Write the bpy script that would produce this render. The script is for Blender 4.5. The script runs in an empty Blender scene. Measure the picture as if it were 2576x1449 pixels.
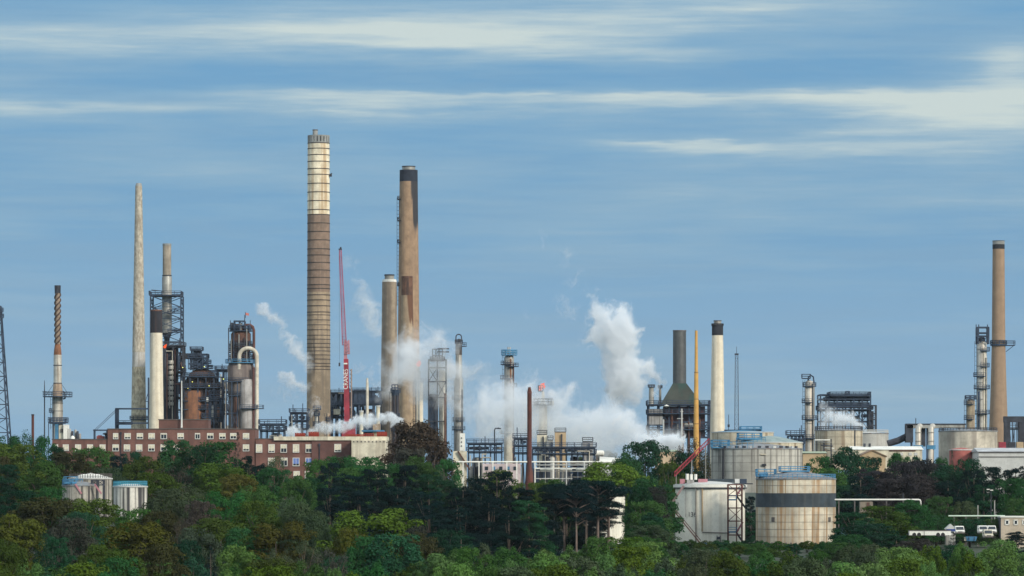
import bpy, math, random
import numpy as np
from mathutils import Vector

R = math.radians
scene = bpy.context.scene
col = scene.collection
HC, HY, F = 22.0, 1225.0, 10000.0      # eye height, eye-level row, focal length (in picture units of a 2576-wide frame)

# ------------------------------------------------------------------ camera
cd = bpy.data.cameras.new('camera')
cd.sensor_width = 36.0
cd.lens = 36.0 * F / 2576.0
cd.shift_y = (HY - 724.5) / 2576.0
cd.clip_start, cd.clip_end = 1.0, 40000.0
cam = bpy.data.objects.new('camera', cd)
cam.location = (0, 0, HC)
cam.rotation_euler = (R(90), 0, 0)
col.objects.link(cam)
scene.camera = cam

# ------------------------------------------------------------------ exposure, sun, sky
scene.view_settings.view_transform = 'Standard'
scene.view_settings.look = 'None'
scene.view_settings.exposure = 0.16
scene.view_settings.gamma = 1.0
scene.cycles.max_bounces = 10
scene.cycles.diffuse_bounces = 3
scene.cycles.volume_bounces = 8
scene.cycles.transparent_max_bounces = 12
scene.cycles.volume_step_rate = 0.2
scene.cycles.volume_max_steps = 256
scene.cycles.use_denoising = True

SUN_EL, SUN_AZ = R(27), R(138)          # azimuth clockwise from +Y: behind the camera, to the right
sd = bpy.data.lights.new('sun', 'SUN')
sd.energy = 2.7
sd.angle = R(14)
sd.color = (1.0, 0.91, 0.78)
sun = bpy.data.objects.new('sun', sd)
sdir = Vector((math.sin(SUN_AZ) * math.cos(SUN_EL), math.cos(SUN_AZ) * math.cos(SUN_EL), math.sin(SUN_EL)))
sun.rotation_euler = sdir.to_track_quat('Z', 'Y').to_euler()
sun.location = (300, -300, 300)
col.objects.link(sun)


class NT:
    """small helper for writing node trees"""
    def __init__(s, tree):
        s.t = tree
        s.n = tree.nodes
        s.l = tree.links

    def new(s, typ, **kw):
        n = s.n.new(typ)
        for k, v in kw.items():
            setattr(n, k, v)
        return n

    def put(s, sock, v):
        if isinstance(v, bpy.types.NodeSocket):
            s.l.new(v, sock)
        elif v is not None:
            sock.default_value = v

    def m(s, op, a, b=None, c=None, clamp=False):
        n = s.new('ShaderNodeMath', operation=op, use_clamp=clamp)
        s.put(n.inputs[0], a); s.put(n.inputs[1], b)
        if c is not None:
            s.put(n.inputs[2], c)
        return n.outputs[0]

    def vm(s, op, a, b=None):
        n = s.new('ShaderNodeVectorMath', operation=op)
        s.put(n.inputs[0], a)
        if b is not None:
            s.put(n.inputs[1], b)
        return n.outputs['Value'] if op in ('LENGTH', 'DISTANCE', 'DOT_PRODUCT') else n.outputs['Vector']

    def mix(s, f, a, b, typ='MIX'):
        n = s.new('ShaderNodeMix', data_type='RGBA', blend_type=typ)
        s.put(n.inputs[0], f); s.put(n.inputs[6], a); s.put(n.inputs[7], b)
        return n.outputs[2]

    def noise(s, vec, scale, detail=3.0, rough=0.5, dim='3D'):
        n = s.new('ShaderNodeTexNoise', noise_dimensions=dim)
        s.put(n.inputs['Vector'], vec); s.put(n.inputs['Scale'], scale)
        s.put(n.inputs['Detail'], detail); s.put(n.inputs['Roughness'], rough)
        return n.outputs['Fac']

    def ramp(s, f, lo, hi):
        n = s.new('ShaderNodeMapRange', interpolation_type='SMOOTHSTEP')
        s.put(n.inputs[0], f); s.put(n.inputs[1], lo); s.put(n.inputs[2], hi)
        return n.outputs[0]


world = bpy.data.worlds.new('World')
scene.world = world
world.use_nodes = True
W = NT(world.node_tree)
W.n.clear()
bg = W.new('ShaderNodeBackground')
wo = W.new('ShaderNodeOutputWorld')
W.l.new(bg.outputs[0], wo.inputs[0])
SKY = 0.1
bg.inputs[1].default_value = SKY
sky = W.new('ShaderNodeTexSky', sky_type='NISHITA', sun_disc=False)
sky.sun_elevation = SUN_EL
sky.sun_rotation = SUN_AZ
sky.air_density = 1.2
sky.dust_density = 1.5
tc = W.new('ShaderNodeTexCoord').outputs['Generated']
sx = W.new('ShaderNodeSeparateXYZ')
W.l.new(tc, sx.inputs[0])
X, Y_, Z = sx.outputs
r2 = W.m('SQRT', W.m('ADD', W.m('MULTIPLY', X, X), W.m('MULTIPLY', Y_, Y_)))
az = W.m('ARCTAN2', X, Y_)
el = W.m('DIVIDE', Z, W.m('MAXIMUM', r2, 0.02))
# streak space: long in azimuth, thin in elevation
cmb = W.new('ShaderNodeCombineXYZ')
W.put(cmb.inputs[0], W.m('MULTIPLY', W.m('DIVIDE', X, r2), 9.0))
W.put(cmb.inputs[1], W.m('MULTIPLY', W.m('DIVIDE', Y_, r2), 9.0))
W.put(cmb.inputs[2], W.m('MULTIPLY', el, 75.0))
sv = cmb.outputs[0]
n1 = W.noise(sv, 1.0, 5.0, 0.55)
n2 = W.noise(W.vm('ADD', sv, (7.3, 1.2, 4.4)), 2.6, 4.0, 0.6)
azw = W.m('ADD', az, W.m('MULTIPLY', W.m('SUBTRACT', n2, 0.5), 0.02))
elw = W.m('ADD', el, W.m('MULTIPLY', W.m('SUBTRACT', n1, 0.5), 0.0055))
elw = W.m('ADD', elw, W.m('MULTIPLY', W.m('SUBTRACT', n2, 0.5), 0.007))


def band(px, py, wx, wy, amp):
    """one drawn-out bank of cloud, centred on an azimuth and an elevation"""
    a0, e0 = (px - 1288) / F, (HY - py) / F
    a = W.m('DIVIDE', W.m('SUBTRACT', azw, a0), wx / F)
    e = W.m('DIVIDE', W.m('SUBTRACT', elw, e0), wy / F)
    e = W.m('MAXIMUM', W.m('MULTIPLY', e, 1.9), W.m('MULTIPLY', e, -0.75))   # sharp upper edge, soft fall below
    q = W.m('ADD', W.m('MULTIPLY', a, a), W.m('MULTIPLY', e, e))
    return W.m('MULTIPLY', W.m('EXPONENT', W.m('MULTIPLY', q, -1.0)), amp)


BANDS = [(100, 268, 520, 36, 0.55), (900, 250, 440, 34, 0.68), (1480, 250, 480, 28, 0.58), (2180, 250, 400, 60, 0.85),
         (2560, 290, 330, 90, 0.45), (1680, 362, 260, 24, 0.62), (2150, 372, 420, 36, 0.45), (1300, 40, 560, 90, 0.28),
         (1850, 0, 600, 80, 0.38), (2560, 140, 150, 70, 0.75), (300, 70, 800, 70, 0.34), (1050, 75, 500, 60, 0.38),
         (40, 200, 110, 26, 0.30), (650, 530, 700, 40, 0.18), (300, 940, 700, 80, 0.22), (2200, 460, 700, 70, 0.26),
         (1500, 560, 500, 40, 0.16), (2300, 1000, 700, 100, 0.16), (1900, 175, 640, 50, -0.26), (700, 180, 900, 40, -0.16),
         (1300, 318, 600, 26, -0.12), (100, 600, 500, 80, -0.10), (2480, 640, 500, 100, -0.12), (150, 385, 600, 40, 0.18), (1000, 415, 600, 30, 0.12),
         (2450, 30, 300, 70, -0.12), (100, 10, 350, 50, -0.12), (1288, 60, 2400, 150, 0.20), (1700, 330, 1400, 90, 0.10)]
acc = None
for b in BANDS:
    v = band(*b)
    acc = v if acc is None else W.m('ADD', acc, v)
n3 = W.noise(W.vm('MULTIPLY', W.vm('ADD', sv, (2.2, 8.1, 0.7)), (1.0, 1.0, 2.2)), 1.7, 6.0, 0.65)
streak = W.m('ADD', W.m('MULTIPLY', W.m('SUBTRACT', n1, 0.44), 1.35), W.m('MULTIPLY', W.m('SUBTRACT', n3, 0.5), 0.95))
high = W.ramp(el, 0.13, 0.3)            # above the photographed strip: broken stratus
hn = W.noise(W.vm('MULTIPLY', tc, (3.0, 3.0, 9.0)), 1.6, 5.0, 0.6)
acc = W.m('ADD', acc, W.m('MULTIPLY', high, W.m('ADD', hn, 0.25)))
bright = W.m('MULTIPLY', W.m('ADD', acc, streak), 1.0, clamp=True)


def rad(c):
    return tuple(v / SKY for v in c) + (1.0,)


low = W.ramp(el, 0.085, 0.0)
veil = W.mix(low, rad((0.110, 0.298, 0.520)), rad((0.235, 0.405, 0.585)))
veil = W.mix(W.m('MULTIPLY', W.ramp(n2, 0.35, 0.75), 0.35), veil, rad((0.185, 0.325, 0.480)))
cloud = W.mix(W.ramp(bright, 0.35, 1.15), rad((0.28, 0.43, 0.545)), rad((0.56, 0.635, 0.62)))
cloud = W.mix(high, cloud, rad((1.0, 1.08, 1.12)))
layer = W.mix(bright, veil, cloud)
skyc = W.mix(0.88, sky.outputs[0], layer)
W.l.new(skyc, bg.inputs[0])


# ------------------------------------------------------------------ terrain
def smooth(t):
    t = min(1.0, max(0.0, t))
    return t * t * (3 - 2 * t)


def gz(x, y):
    g = 7.2 * smooth((y - 560) / 380)
    g += 3.0 * smooth((y - 1080) / 200)
    g += 6.0 * smooth((y - 740) / 280) * smooth((-x + 10) / 90)
    return g


class P:
    """a place in the world: azimuth px seen from the viewpoint, distance Y, standing on the ground"""
    def __init__(s, px, Y, base=None):
        s.px, s.Y, s.k = px, Y, Y / F
        s.x0 = (px - 1288) * s.k
        s.g = gz(s.x0, Y) if base is None else base

    def x(s, px):
        return (px - s.px) * s.k

    def z(s, py):
        return HC - (py - HY) * s.k - s.g

    def w(s, d):
        return d * s.k


# ------------------------------------------------------------------ materials
MATS = {}


def mat(name, c, rough=0.8, metal=0.0, var=0.22, ns=0.35, streak=None, sscale=0.9, samt=0.6, bump=0.0, top=None, spread=0.03, stain=None):
    """painted / weathered surface: base colour, blotches, optional vertical run-off streaks of another colour"""
    if name in MATS:
        return MATS[name]
    m = bpy.data.materials.new(name)
    m.use_nodes = True
    T = NT(m.node_tree)
    T.n.clear()
    bs = T.new('ShaderNodeBsdfPrincipled')
    out = T.new('ShaderNodeOutputMaterial')
    T.l.new(bs.outputs[0], out.inputs[0])
    bs.inputs['Roughness'].default_value = rough
    bs.inputs['Metallic'].default_value = metal
    o = T.new('ShaderNodeTexCoord').outputs['Object']
    f = T.noise(o, ns, 5.0, 0.6)
    a = tuple(max(0, v * (1 - var)) for v in c) + (1,)
    b = tuple(min(1, v * (1 + var)) for v in c) + (1,)
    colr = T.mix(T.ramp(f, 0.3, 0.7), a, b)
    f2 = T.noise(o, ns * 6, 3.0, 0.6)
    colr = T.mix(T.m('MULTIPLY', T.ramp(f2, 0.45, 0.75), 0.35), colr, tuple(v * 0.6 for v in c) + (1,))
    if streak:
        sv_ = T.vm('MULTIPLY', o, (1, 1, spread))
        s1 = T.noise(sv_, sscale, 4.0, 0.6)
        s2 = T.noise(o, 0.12, 3.0, 0.5)
        k = T.m('MULTIPLY', T.ramp(s1, 0.46, 0.62), T.ramp(s2, 0.2, 0.5))
        colr = T.mix(T.m('MULTIPLY', k, samt), colr, tuple(streak) + (1,))
    if top:                                  # soot or rust run down from a height z0 (full) to z1 (none), on side x > xs
        z0, z1, xs, soft, tcol = top
        sp = T.new('ShaderNodeSeparateXYZ')
        T.l.new(o, sp.inputs[0])
        zz = T.m('ADD', sp.outputs[2], T.m('MULTIPLY', T.m('SUBTRACT', T.noise(T.vm('MULTIPLY', o, (1, 1, 0.06)), 0.9, 4.0), 0.5), abs(z0 - z1) * 0.9))
        mz = T.ramp(zz, z1, z0)
        # the higher up, the wider the stain reaches round the shaft
        mx = T.ramp(T.m('ADD', sp.outputs[0], T.m('MULTIPLY', T.m('SUBTRACT', mz, 1.0), soft * 2.5)), xs, xs + soft)
        colr = T.mix(T.m('MULTIPLY', T.m('MULTIPLY', T.ramp(mz, 0.02, 0.25), mx), 0.95), colr, tuple(tcol) + (1,))
    if stain:                                # one run-off stain of its own: x centre, half width, bottom, top
        xc, hw, z0, z1, tcol = stain
        sp = T.new('ShaderNodeSeparateXYZ')
        T.l.new(o, sp.inputs[0])
        wob = T.m('MULTIPLY', T.m('SUBTRACT', T.noise(T.vm('MULTIPLY', o, (1, 1, 0.1)), 1.0, 4.0), 0.5), hw * 3)
        dx = T.m('ABSOLUTE', T.m('SUBTRACT', T.m('ADD', sp.outputs[0], wob), xc))
        k = T.m('MULTIPLY', T.ramp(dx, hw, hw * 0.3), T.m('MULTIPLY', T.ramp(sp.outputs[2], z0, z0 + (z1 - z0) * 0.3), T.ramp(sp.outputs[2], z1, z1 - (z1 - z0) * 0.5)))
        colr = T.mix(T.m('MULTIPLY', T.m('MULTIPLY', k, T.ramp(sp.outputs[1], 0.5, -0.5)), 0.8), colr, tuple(tcol) + (1,))
    T.l.new(colr, bs.inputs['Base Color'])
    if bump:
        bn = T.new('ShaderNodeBump')
        bn.inputs['Strength'].default_value = bump
        T.l.new(f2, bn.inputs['Height'])
        T.l.new(bn.outputs[0], bs.inputs['Normal'])
    MATS[name] = m
    return m


def glow(name, c, s):
    if name in MATS:
        return MATS[name]
    m = bpy.data.materials.new(name)
    m.use_nodes = True
    T = NT(m.node_tree)
    T.n.clear()
    e = T.new('ShaderNodeEmission')
    out = T.new('ShaderNodeOutputMaterial')
    o = T.new('ShaderNodeTexCoord').outputs['Object']
    T.l.new(T.mix(T.noise(o, 0.8, 2.0), tuple(c) + (1,), (min(1, c[0] * 1.3), c[1] * 2.2, c[2] * 1.2, 1)), e.inputs[0])
    e.inputs[1].default_value = s
    T.l.new(e.outputs[0], out.inputs[0])
    MATS[name] = m
    return m


M_CONC = mat('pale_concrete', (0.45, 0.41, 0.33), var=0.3, ns=0.6, streak=(0.25, 0.21, 0.16), samt=0.8, sscale=1.6, spread=0.25)
M_BAND_WHITE = mat('white_stack_paint', (0.78, 0.70, 0.52), streak=(0.40, 0.26, 0.13), samt=0.75, sscale=0.55)
M_BAND_BROWN = mat('brown_stack_paint', (0.235, 0.165, 0.12), streak=(0.15, 0.11, 0.085), samt=0.6, sscale=0.6)
M_BAND_TAN = mat('tan_stack_concrete', (0.36, 0.27, 0.18), streak=(0.17, 0.14, 0.11), samt=0.8, sscale=0.5)
M_STACK_TAN = mat('tan_concrete', (0.33, 0.225, 0.145), streak=(0.20, 0.15, 0.11), samt=0.5, sscale=0.6)
M_STACK_GREY = mat('greyish_tan_concrete', (0.32, 0.26, 0.19), streak=(0.19, 0.15, 0.12), samt=0.6, sscale=0.6)
M_CREAMSTACK = mat('cream_stack_paint', (0.72, 0.66, 0.52), var=0.1, streak=(0.42, 0.33, 0.22), samt=0.35, sscale=0.9)
M_BLACK = mat('soot_black_paint', (0.022, 0.026, 0.034), rough=0.9)
M_HOOP = mat('dark_hoop_steel', (0.05, 0.042, 0.04))
M_GREYCAP = mat('grey_cap_concrete', (0.27, 0.28, 0.27))
M_STEEL = mat('bright_steel_cladding', (0.52, 0.50, 0.44), rough=0.45, metal=0.25, streak=(0.22, 0.18, 0.14), samt=0.7)
M_STEEL2 = mat('dull_steel_cladding', (0.34, 0.34, 0.31), rough=0.5, metal=0.25, streak=(0.15, 0.13, 0.11), samt=0.7)
M_NAVY = mat('dark_blue_steelwork', (0.030, 0.050, 0.085), var=0.4)
M_DARK = mat('dark_grimy_steelwork', (0.034, 0.040, 0.054), var=0.4)
M_BLUE = mat('blue_painted_steel', (0.06, 0.21, 0.36), var=0.3)
M_TEALBLUE = mat('teal_painted_rail', (0.05, 0.26, 0.36))
M_RUST = mat('rusty_plate', (0.13, 0.062, 0.042), var=0.4, ns=0.5, streak=(0.05, 0.03, 0.03), samt=0.8, sscale=1.3, spread=0.08)
M_RUST2 = mat('orange_rust_plate', (0.22, 0.095, 0.045), var=0.3, ns=0.5, streak=(0.12, 0.06, 0.04), samt=0.8, sscale=1.3, spread=0.06)
M_RUSTPOLE = mat('dark_red_rust', (0.085, 0.026, 0.02), var=0.35, streak=(0.15, 0.06, 0.045), samt=0.5)
M_BROWNPIPE = mat('brown_rust_pipe', (0.10, 0.04, 0.032))
M_PALEPIPE = mat('pale_lagged_pipe', (0.58, 0.54, 0.44), streak=(0.3, 0.25, 0.2), samt=0.5)
M_BRICK = mat('red_brown_brick', (0.172, 0.082, 0.064), var=0.25, ns=0.25, streak=(0.10, 0.05, 0.042), samt=0.6, sscale=0.6, bump=0.2)
M_BRICK_D = mat('dark_brick', (0.085, 0.042, 0.038), var=0.25, ns=0.25)
M_COPING = mat('grey_coping', (0.10, 0.09, 0.085))
M_WHITE = mat('white_paint', (0.74, 0.74, 0.68), var=0.1)
M_CREAM = mat('cream_render', (0.62, 0.58, 0.45), streak=(0.38, 0.33, 0.25), samt=0.6, sscale=0.8)
M_BLIND = mat('cream_window_blind', (0.66, 0.62, 0.48), var=0.15, ns=2.0)
M_BLUEBLIND = mat('blue_window_blind', (0.12, 0.20, 0.48))
M_GLASS = mat('dark_window_glass', (0.03, 0.04, 0.05), rough=0.15, var=0.1)
M_RED = mat('red_crane_paint', (0.30, 0.035, 0.055), var=0.25)
M_PINK = mat('faded_pink_crane_paint', (0.42, 0.19, 0.22), var=0.2)
M_REDBOX = mat('orange_red_paint', (0.42, 0.06, 0.03), var=0.3)
M_YELLOW = mat('ochre_yellow_paint', (0.60, 0.34, 0.09), var=0.12, streak=(0.40, 0.22, 0.07), samt=0.5)
M_GREENHOOD = mat('weathered_green_hood', (0.042, 0.05, 0.042), var=0.4, ns=0.12, streak=(0.018, 0.06, 0.052), samt=0.8, sscale=0.25)
M_STACKSTEEL = mat('dark_grey_stack_steel', (0.085, 0.092, 0.092), rough=0.5, metal=0.2, var=0.2)
M_CORR = mat('grey_corrugated_cladding', (0.30, 0.30, 0.29), streak=(0.16, 0.15, 0.15), samt=0.8, sscale=2.5)
M_TANKGREY = mat('streaked_grey_tank', (0.43, 0.42, 0.37), var=0.25, ns=0.15, streak=(0.13, 0.12, 0.11), samt=0.95, sscale=0.95, spread=0.012)
M_TANKSTAIN = mat('stained_cream_tank', (0.50, 0.45, 0.34), var=0.2, streak=(0.22, 0.16, 0.10), samt=0.8, sscale=0.5, spread=0.03)
M_TANKRUST = mat('rust_streaked_pale_tank', (0.52, 0.475, 0.375), var=0.36, ns=0.13, streak=(0.32, 0.17, 0.06), samt=0.85, sscale=0.95, spread=0.02)
M_TANKWHITE = mat('white_tank_paint', (0.78, 0.76, 0.66), var=0.07, streak=(0.5, 0.46, 0.36), samt=0.4, sscale=0.6, spread=0.02)
M_TANKBAND = mat('slate_blue_band', (0.032, 0.048, 0.062), var=0.3, streak=(0.07, 0.08, 0.08), samt=0.4)
M_TANKROOF = mat('grey_blue_tank_roof', (0.20, 0.23, 0.25), var=0.25, streak=(0.20, 0.12, 0.09), samt=0.6, spread=1.0)
M_BLUEROOF = mat('blue_painted_roof', (0.05, 0.20, 0.34), var=0.25)
M_TAN = mat('tan_cladding', (0.44, 0.33, 0.20), var=0.12)
M_GREENROOF = mat('pale_green_roof', (0.30, 0.36, 0.25))
M_REDROOF = mat('faded_red_paint', (0.34, 0.10, 0.085), var=0.2)
M_GREYWALL = mat('light_grey_cladding', (0.50, 0.51, 0.49), var=0.08)
M_GREENPIPE = mat('pale_green_pipe', (0.50, 0.62, 0.50), var=0.1)
M_TYRE = mat('black_rubber', (0.015, 0.015, 0.016))
M_BARK = mat('grey_brown_bark', (0.085, 0.065, 0.05), var=0.3, ns=1.0)
M_PINEBARK = mat('pale_pine_bark', (0.16, 0.12, 0.10), var=0.3, ns=1.0)
M_FLAME = glow('flare_flame', (1.0, 0.075, 0.03), 1.0)
M_LAMP = glow('yellow_lamp_light', (1.0, 0.62, 0.22), 1.6)


def foliage(name, trans=0.18, clump=0.45):
    m = bpy.data.materials.new(name)
    m.use_nodes = True
    T = NT(m.node_tree)
    T.n.clear()
    out = T.new('ShaderNodeOutputMaterial')
    oi = T.new('ShaderNodeObjectInfo')
    geo = T.new('ShaderNodeNewGeometry')
    o = T.new('ShaderNodeTexCoord').outputs['Object']
    f = T.m('ADD', T.m('MULTIPLY', geo.outputs['Random Per Island'], 0.3), T.m('MULTIPLY', T.noise(o, clump, 3.0), 0.9))
    f = T.m('ADD', f, 0.42)
    c = T.mix(1.0, oi.outputs['Color'], T.new('ShaderNodeRGB').outputs[0], 'MULTIPLY')
    T.n[-1].inputs[7].default_value = (1, 1, 1, 1)
    v = T.new('ShaderNodeVectorMath', operation='SCALE')
    T.l.new(oi.outputs['Color'], v.inputs[0])
    T.l.new(f, v.inputs['Scale'])
    # a hue drift between yellower and browner leaf clumps
    warm = T.mix(T.m('MULTIPLY', T.ramp(T.noise(o, clump * 0.6, 2.0), 0.5, 0.85), 0.18), v.outputs[0], (0.055, 0.058, 0.02, 1))
    d = T.new('ShaderNodeBsdfDiffuse')
    tr = T.new('ShaderNodeBsdfTranslucent')
    T.l.new(warm, d.inputs[0]); T.l.new(warm, tr.inputs[0])
    mx = T.new('ShaderNodeMixShader')
    mx.inputs[0].default_value = trans
    T.l.new(d.outputs[0], mx.inputs[1]); T.l.new(tr.outputs[0], mx.inputs[2])
    T.l.new(mx.outputs[0], out.inputs[0])
    for n in list(T.n):
        if n.bl_idname == 'ShaderNodeRGB':
            T.n.remove(n)
    return m


M_LEAF = foliage('leaf_canopy')
M_NEEDLE = foliage('needle_canopy', 0.05, 0.8)


# ------------------------------------------------------------------ mesh building
class MB:
    def __init__(s):
        s.v, s.f = [], []

    def box(s, c, d, rz=0.0):
        cx, cy, cz = c
        hx, hy, hz = d[0] / 2, d[1] / 2, d[2] / 2
        ca, sa = math.cos(rz), math.sin(rz)
        i = len(s.v)
        for dz in (-hz, hz):
            for dx, dy in ((-hx, -hy), (hx, -hy), (hx, hy), (-hx, hy)):
                s.v.append((cx + dx * ca - dy * sa, cy + dx * sa + dy * ca, cz + dz))
        s.f += [(i, i + 3, i + 2, i + 1), (i + 4, i + 5, i + 6, i + 7), (i, i + 1, i + 5, i + 4), (i + 1, i + 2, i + 6, i + 5),
                (i + 2, i + 3, i + 7, i + 6), (i + 3, i, i + 4, i + 7)]
        return s

    def bar(s, a, b, w, h=None):
        return s.tube([a, b], w * 0.7071, 4)

    def tube(s, pts, r, n=8):
        pts = [Vector(p) for p in pts]
        rs = r if isinstance(r, (list, tuple)) else [r] * len(pts)
        i0 = len(s.v)
        ref = None
        for k, p in enumerate(pts):
            if k == 0:
                t = pts[1] - pts[0]
            elif k == len(pts) - 1:
                t = pts[k] - pts[k - 1]
            else:
                t = (pts[k + 1] - pts[k]).normalized() + (pts[k] - pts[k - 1]).normalized()
            t.normalize()
            if ref is None:
                ref = Vector((0, 1, 0)) if abs(t.y) < 0.9 else Vector((1, 0, 0))
            u = (ref - t * ref.dot(t)).normalized()
            w = t.cross(u)
            ref = u
            for j in range(n):
                a = 2 * math.pi * (j + 0.5) / n
                s.v.append(tuple(p + (u * math.cos(a) + w * math.sin(a)) * rs[k]))
        for k in range(len(pts) - 1):
            for j in range(n):
                a, b = i0 + k * n + j, i0 + k * n + (j + 1) % n
                s.f.append((a, b, b + n, a + n))
        s.f.append(tuple(i0 + j for j in range(n - 1, -1, -1)))
        s.f.append(tuple(i0 + (len(pts) - 1) * n + j for j in range(n)))
        return s

    def lathe(s, prof, n=28, c=(0, 0), cap=True):
        i0 = len(s.v)
        for r, z in prof:
            for j in range(n):
                a = 2 * math.pi * j / n
                s.v.append((c[0] + r * math.cos(a), c[1] + r * math.sin(a), z))
        for k in range(len(prof) - 1):
            for j in range(n):
                a, b = i0 + k * n + j, i0 + k * n + (j + 1) % n
                s.f.append((a, b, b + n, a + n))
        if cap:
            s.f.append(tuple(i0 + j for j in range(n - 1, -1, -1)))
            s.f.append(tuple(i0 + (len(prof) - 1) * n + j for j in range(n)))
        return s

    def ring(s, r0, r1, z, h, n=28, c=(0, 0), a0=0.0, a1=360.0):
        full = abs(a1 - a0) >= 359.9
        m_ = n if full else n + 1
        i0 = len(s.v)
        for r, zz in ((r0, z), (r1, z), (r1, z + h), (r0, z + h)):
            for j in range(m_):
                a = R(a0 + (a1 - a0) * j / n)
                s.v.append((c[0] + r * math.cos(a), c[1] + r * math.sin(a), zz))
        for q in range(4):
            q2 = (q + 1) % 4
            for j in range(n):
                j2 = (j + 1) % m_
                s.f.append((i0 + q * m_ + j, i0 + q * m_ + j2, i0 + q2 * m_ + j2, i0 + q2 * m_ + j))
        if not full:
            s.f.append(tuple(i0 + q * m_ for q in range(4)))
            s.f.append(tuple(i0 + q * m_ + n for q in (3, 2, 1, 0)))
        return s

    def build(s, name, m, parent=None, label=None, loc=None, sharp=35):
        me = bpy.data.meshes.new(name)
        me.from_pydata(s.v, [], s.f)
        me.validate()
        me.shade_smooth()
        me.set_sharp_from_angle(angle=R(sharp))
        me.materials.append(m)
        o = bpy.data.objects.new(name, me)
        col.objects.link(o)
        if parent:
            o.parent = parent
        if loc:
            o.location = loc
        if label:
            o['label'] = label
        return o


def thing(name, label, cat, p, group=None, dy=0.0):
    o = bpy.data.objects.new(name, None)
    o.empty_display_size = 1
    col.objects.link(o)
    o.location = (p.x0, p.Y + dy, p.g)
    o['label'] = label
    o['category'] = cat
    o['kind'] = 'thing'
    if group:
        o['group'] = group
    return o


def tag(o, label=None, cat=None, group=None, kind=None):
    for k, v in (('label', label), ('category', cat), ('group', group), ('kind', kind)):
        if v:
            o[k] = v
    return o


# ------------------------------------------------------------------ shared assemblies
def shaft(root, p, name, m, prof, n=32, cx=None, label=None, cy=0.0):
    """round shell from (row, half width) pairs"""
    pr = sorted([(p.w(hw), -0.4 if py in (1180, 1190, 1200, 1400) else p.z(py)) for py, hw in prof], key=lambda t: t[1])   # those rows mean the foot in the ground
    return MB().lathe(pr, n, (p.x(cx) if cx is not None else 0.0, cy)).build(name, m, root, label)


def platform(root, r0, r1, z, m=M_NAVY, c=(0, 0), a0=0, a1=360, rail=1.2, t=0.14, name='platform', deck=0.3):
    n = max(8, int(24 * abs(a1 - a0) / 360))
    d = MB().ring(r0, r1, z, deck, n, c, a0, a1).build(name, m, root)
    mb = MB()
    k = max(4, n // 2)
    rr = r1 - 0.08
    for j in range(k + (0 if abs(a1 - a0) > 359 else 1)):
        a = R(a0 + (a1 - a0) * j / k)
        q = (c[0] + rr * math.cos(a), c[1] + rr * math.sin(a))
        mb.bar((q[0], q[1], z + deck), (q[0], q[1], z + deck + rail), t)
    for hz in (rail * 0.5, rail):
        mb.ring(rr - t / 2, rr + t / 2, z + deck + hz - t / 2, t, n, c, a0, a1)
    mb.build('railing', m, d)
    return d


def deck_box(root, x0, x1, y0, y1, z, m=M_NAVY, rail=1.2, t=0.14, name='platform', deck=0.35):
    d = MB().box(((x0 + x1) / 2, (y0 + y1) / 2, z + deck / 2), (x1 - x0, y1 - y0, deck)).build(name, m, root)
    mb = MB()
    zt = z + deck
    for (ax, ay), (bx, by) in (((x0, y0), (x1, y0)), ((x1, y0), (x1, y1)), ((x1, y1), (x0, y1)), ((x0, y1), (x0, y0))):
        L = math.hypot(bx - ax, by - ay)
        k = max(1, int(L / 2.2))
        for j in range(k):
            f = j / k
            mb.bar((ax + (bx - ax) * f, ay + (by - ay) * f, zt), (ax + (bx - ax) * f, ay + (by - ay) * f, zt + rail), t)
        for hz in (rail * 0.5, rail):
            mb.bar((ax, ay, zt + hz), (bx, by, zt + hz), t)
    mb.build('railing', m, d)
    return d


def ladder(root, x, y, z0, z1, m=M_DARK, w=0.7, t=0.12):
    mb = MB()
    mb.bar((x - w / 2, y, z0), (x - w / 2, y, z1), t).bar((x + w / 2, y, z0), (x + w / 2, y, z1), t)
    k = int((z1 - z0) / 1.6)
    for j in range(k):
        z = z0 + (z1 - z0) * (j + 0.5) / k
        mb.bar((x - w / 2, y, z), (x + w / 2, y, z), t * 0.8)
    return mb.build('ladder', m, root)


def lattice(root, name, m, z0, z1, w0, w1, lev, leg=0.35, br=0.2, c=(0, 0), cross=True):
    mb = MB()
    cs = ((-1, -1), (1, -1), (1, 1), (-1, 1))

    def pt(k, q):
        f = k / lev
        w = (w0 + (w1 - w0) * f) / 2
        return (c[0] + cs[q][0] * w, c[1] + cs[q][1] * w, z0 + (z1 - z0) * f)
    for q in range(4):
        mb.bar(pt(0, q), pt(lev, q), leg)
        for k in range(lev):
            a, b = q, (q + 1) % 4
            mb.bar(pt(k + 1, a), pt(k + 1, b), br)
            if cross:
                mb.bar(pt(k, a), pt(k + 1, b), br)
                mb.bar(pt(k, b), pt(k + 1, a), br)
            else:
                mb.bar(pt(k, a if k % 2 else b), pt(k + 1, b if k % 2 else a), br)
    return mb.build(name, m, root)


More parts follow.
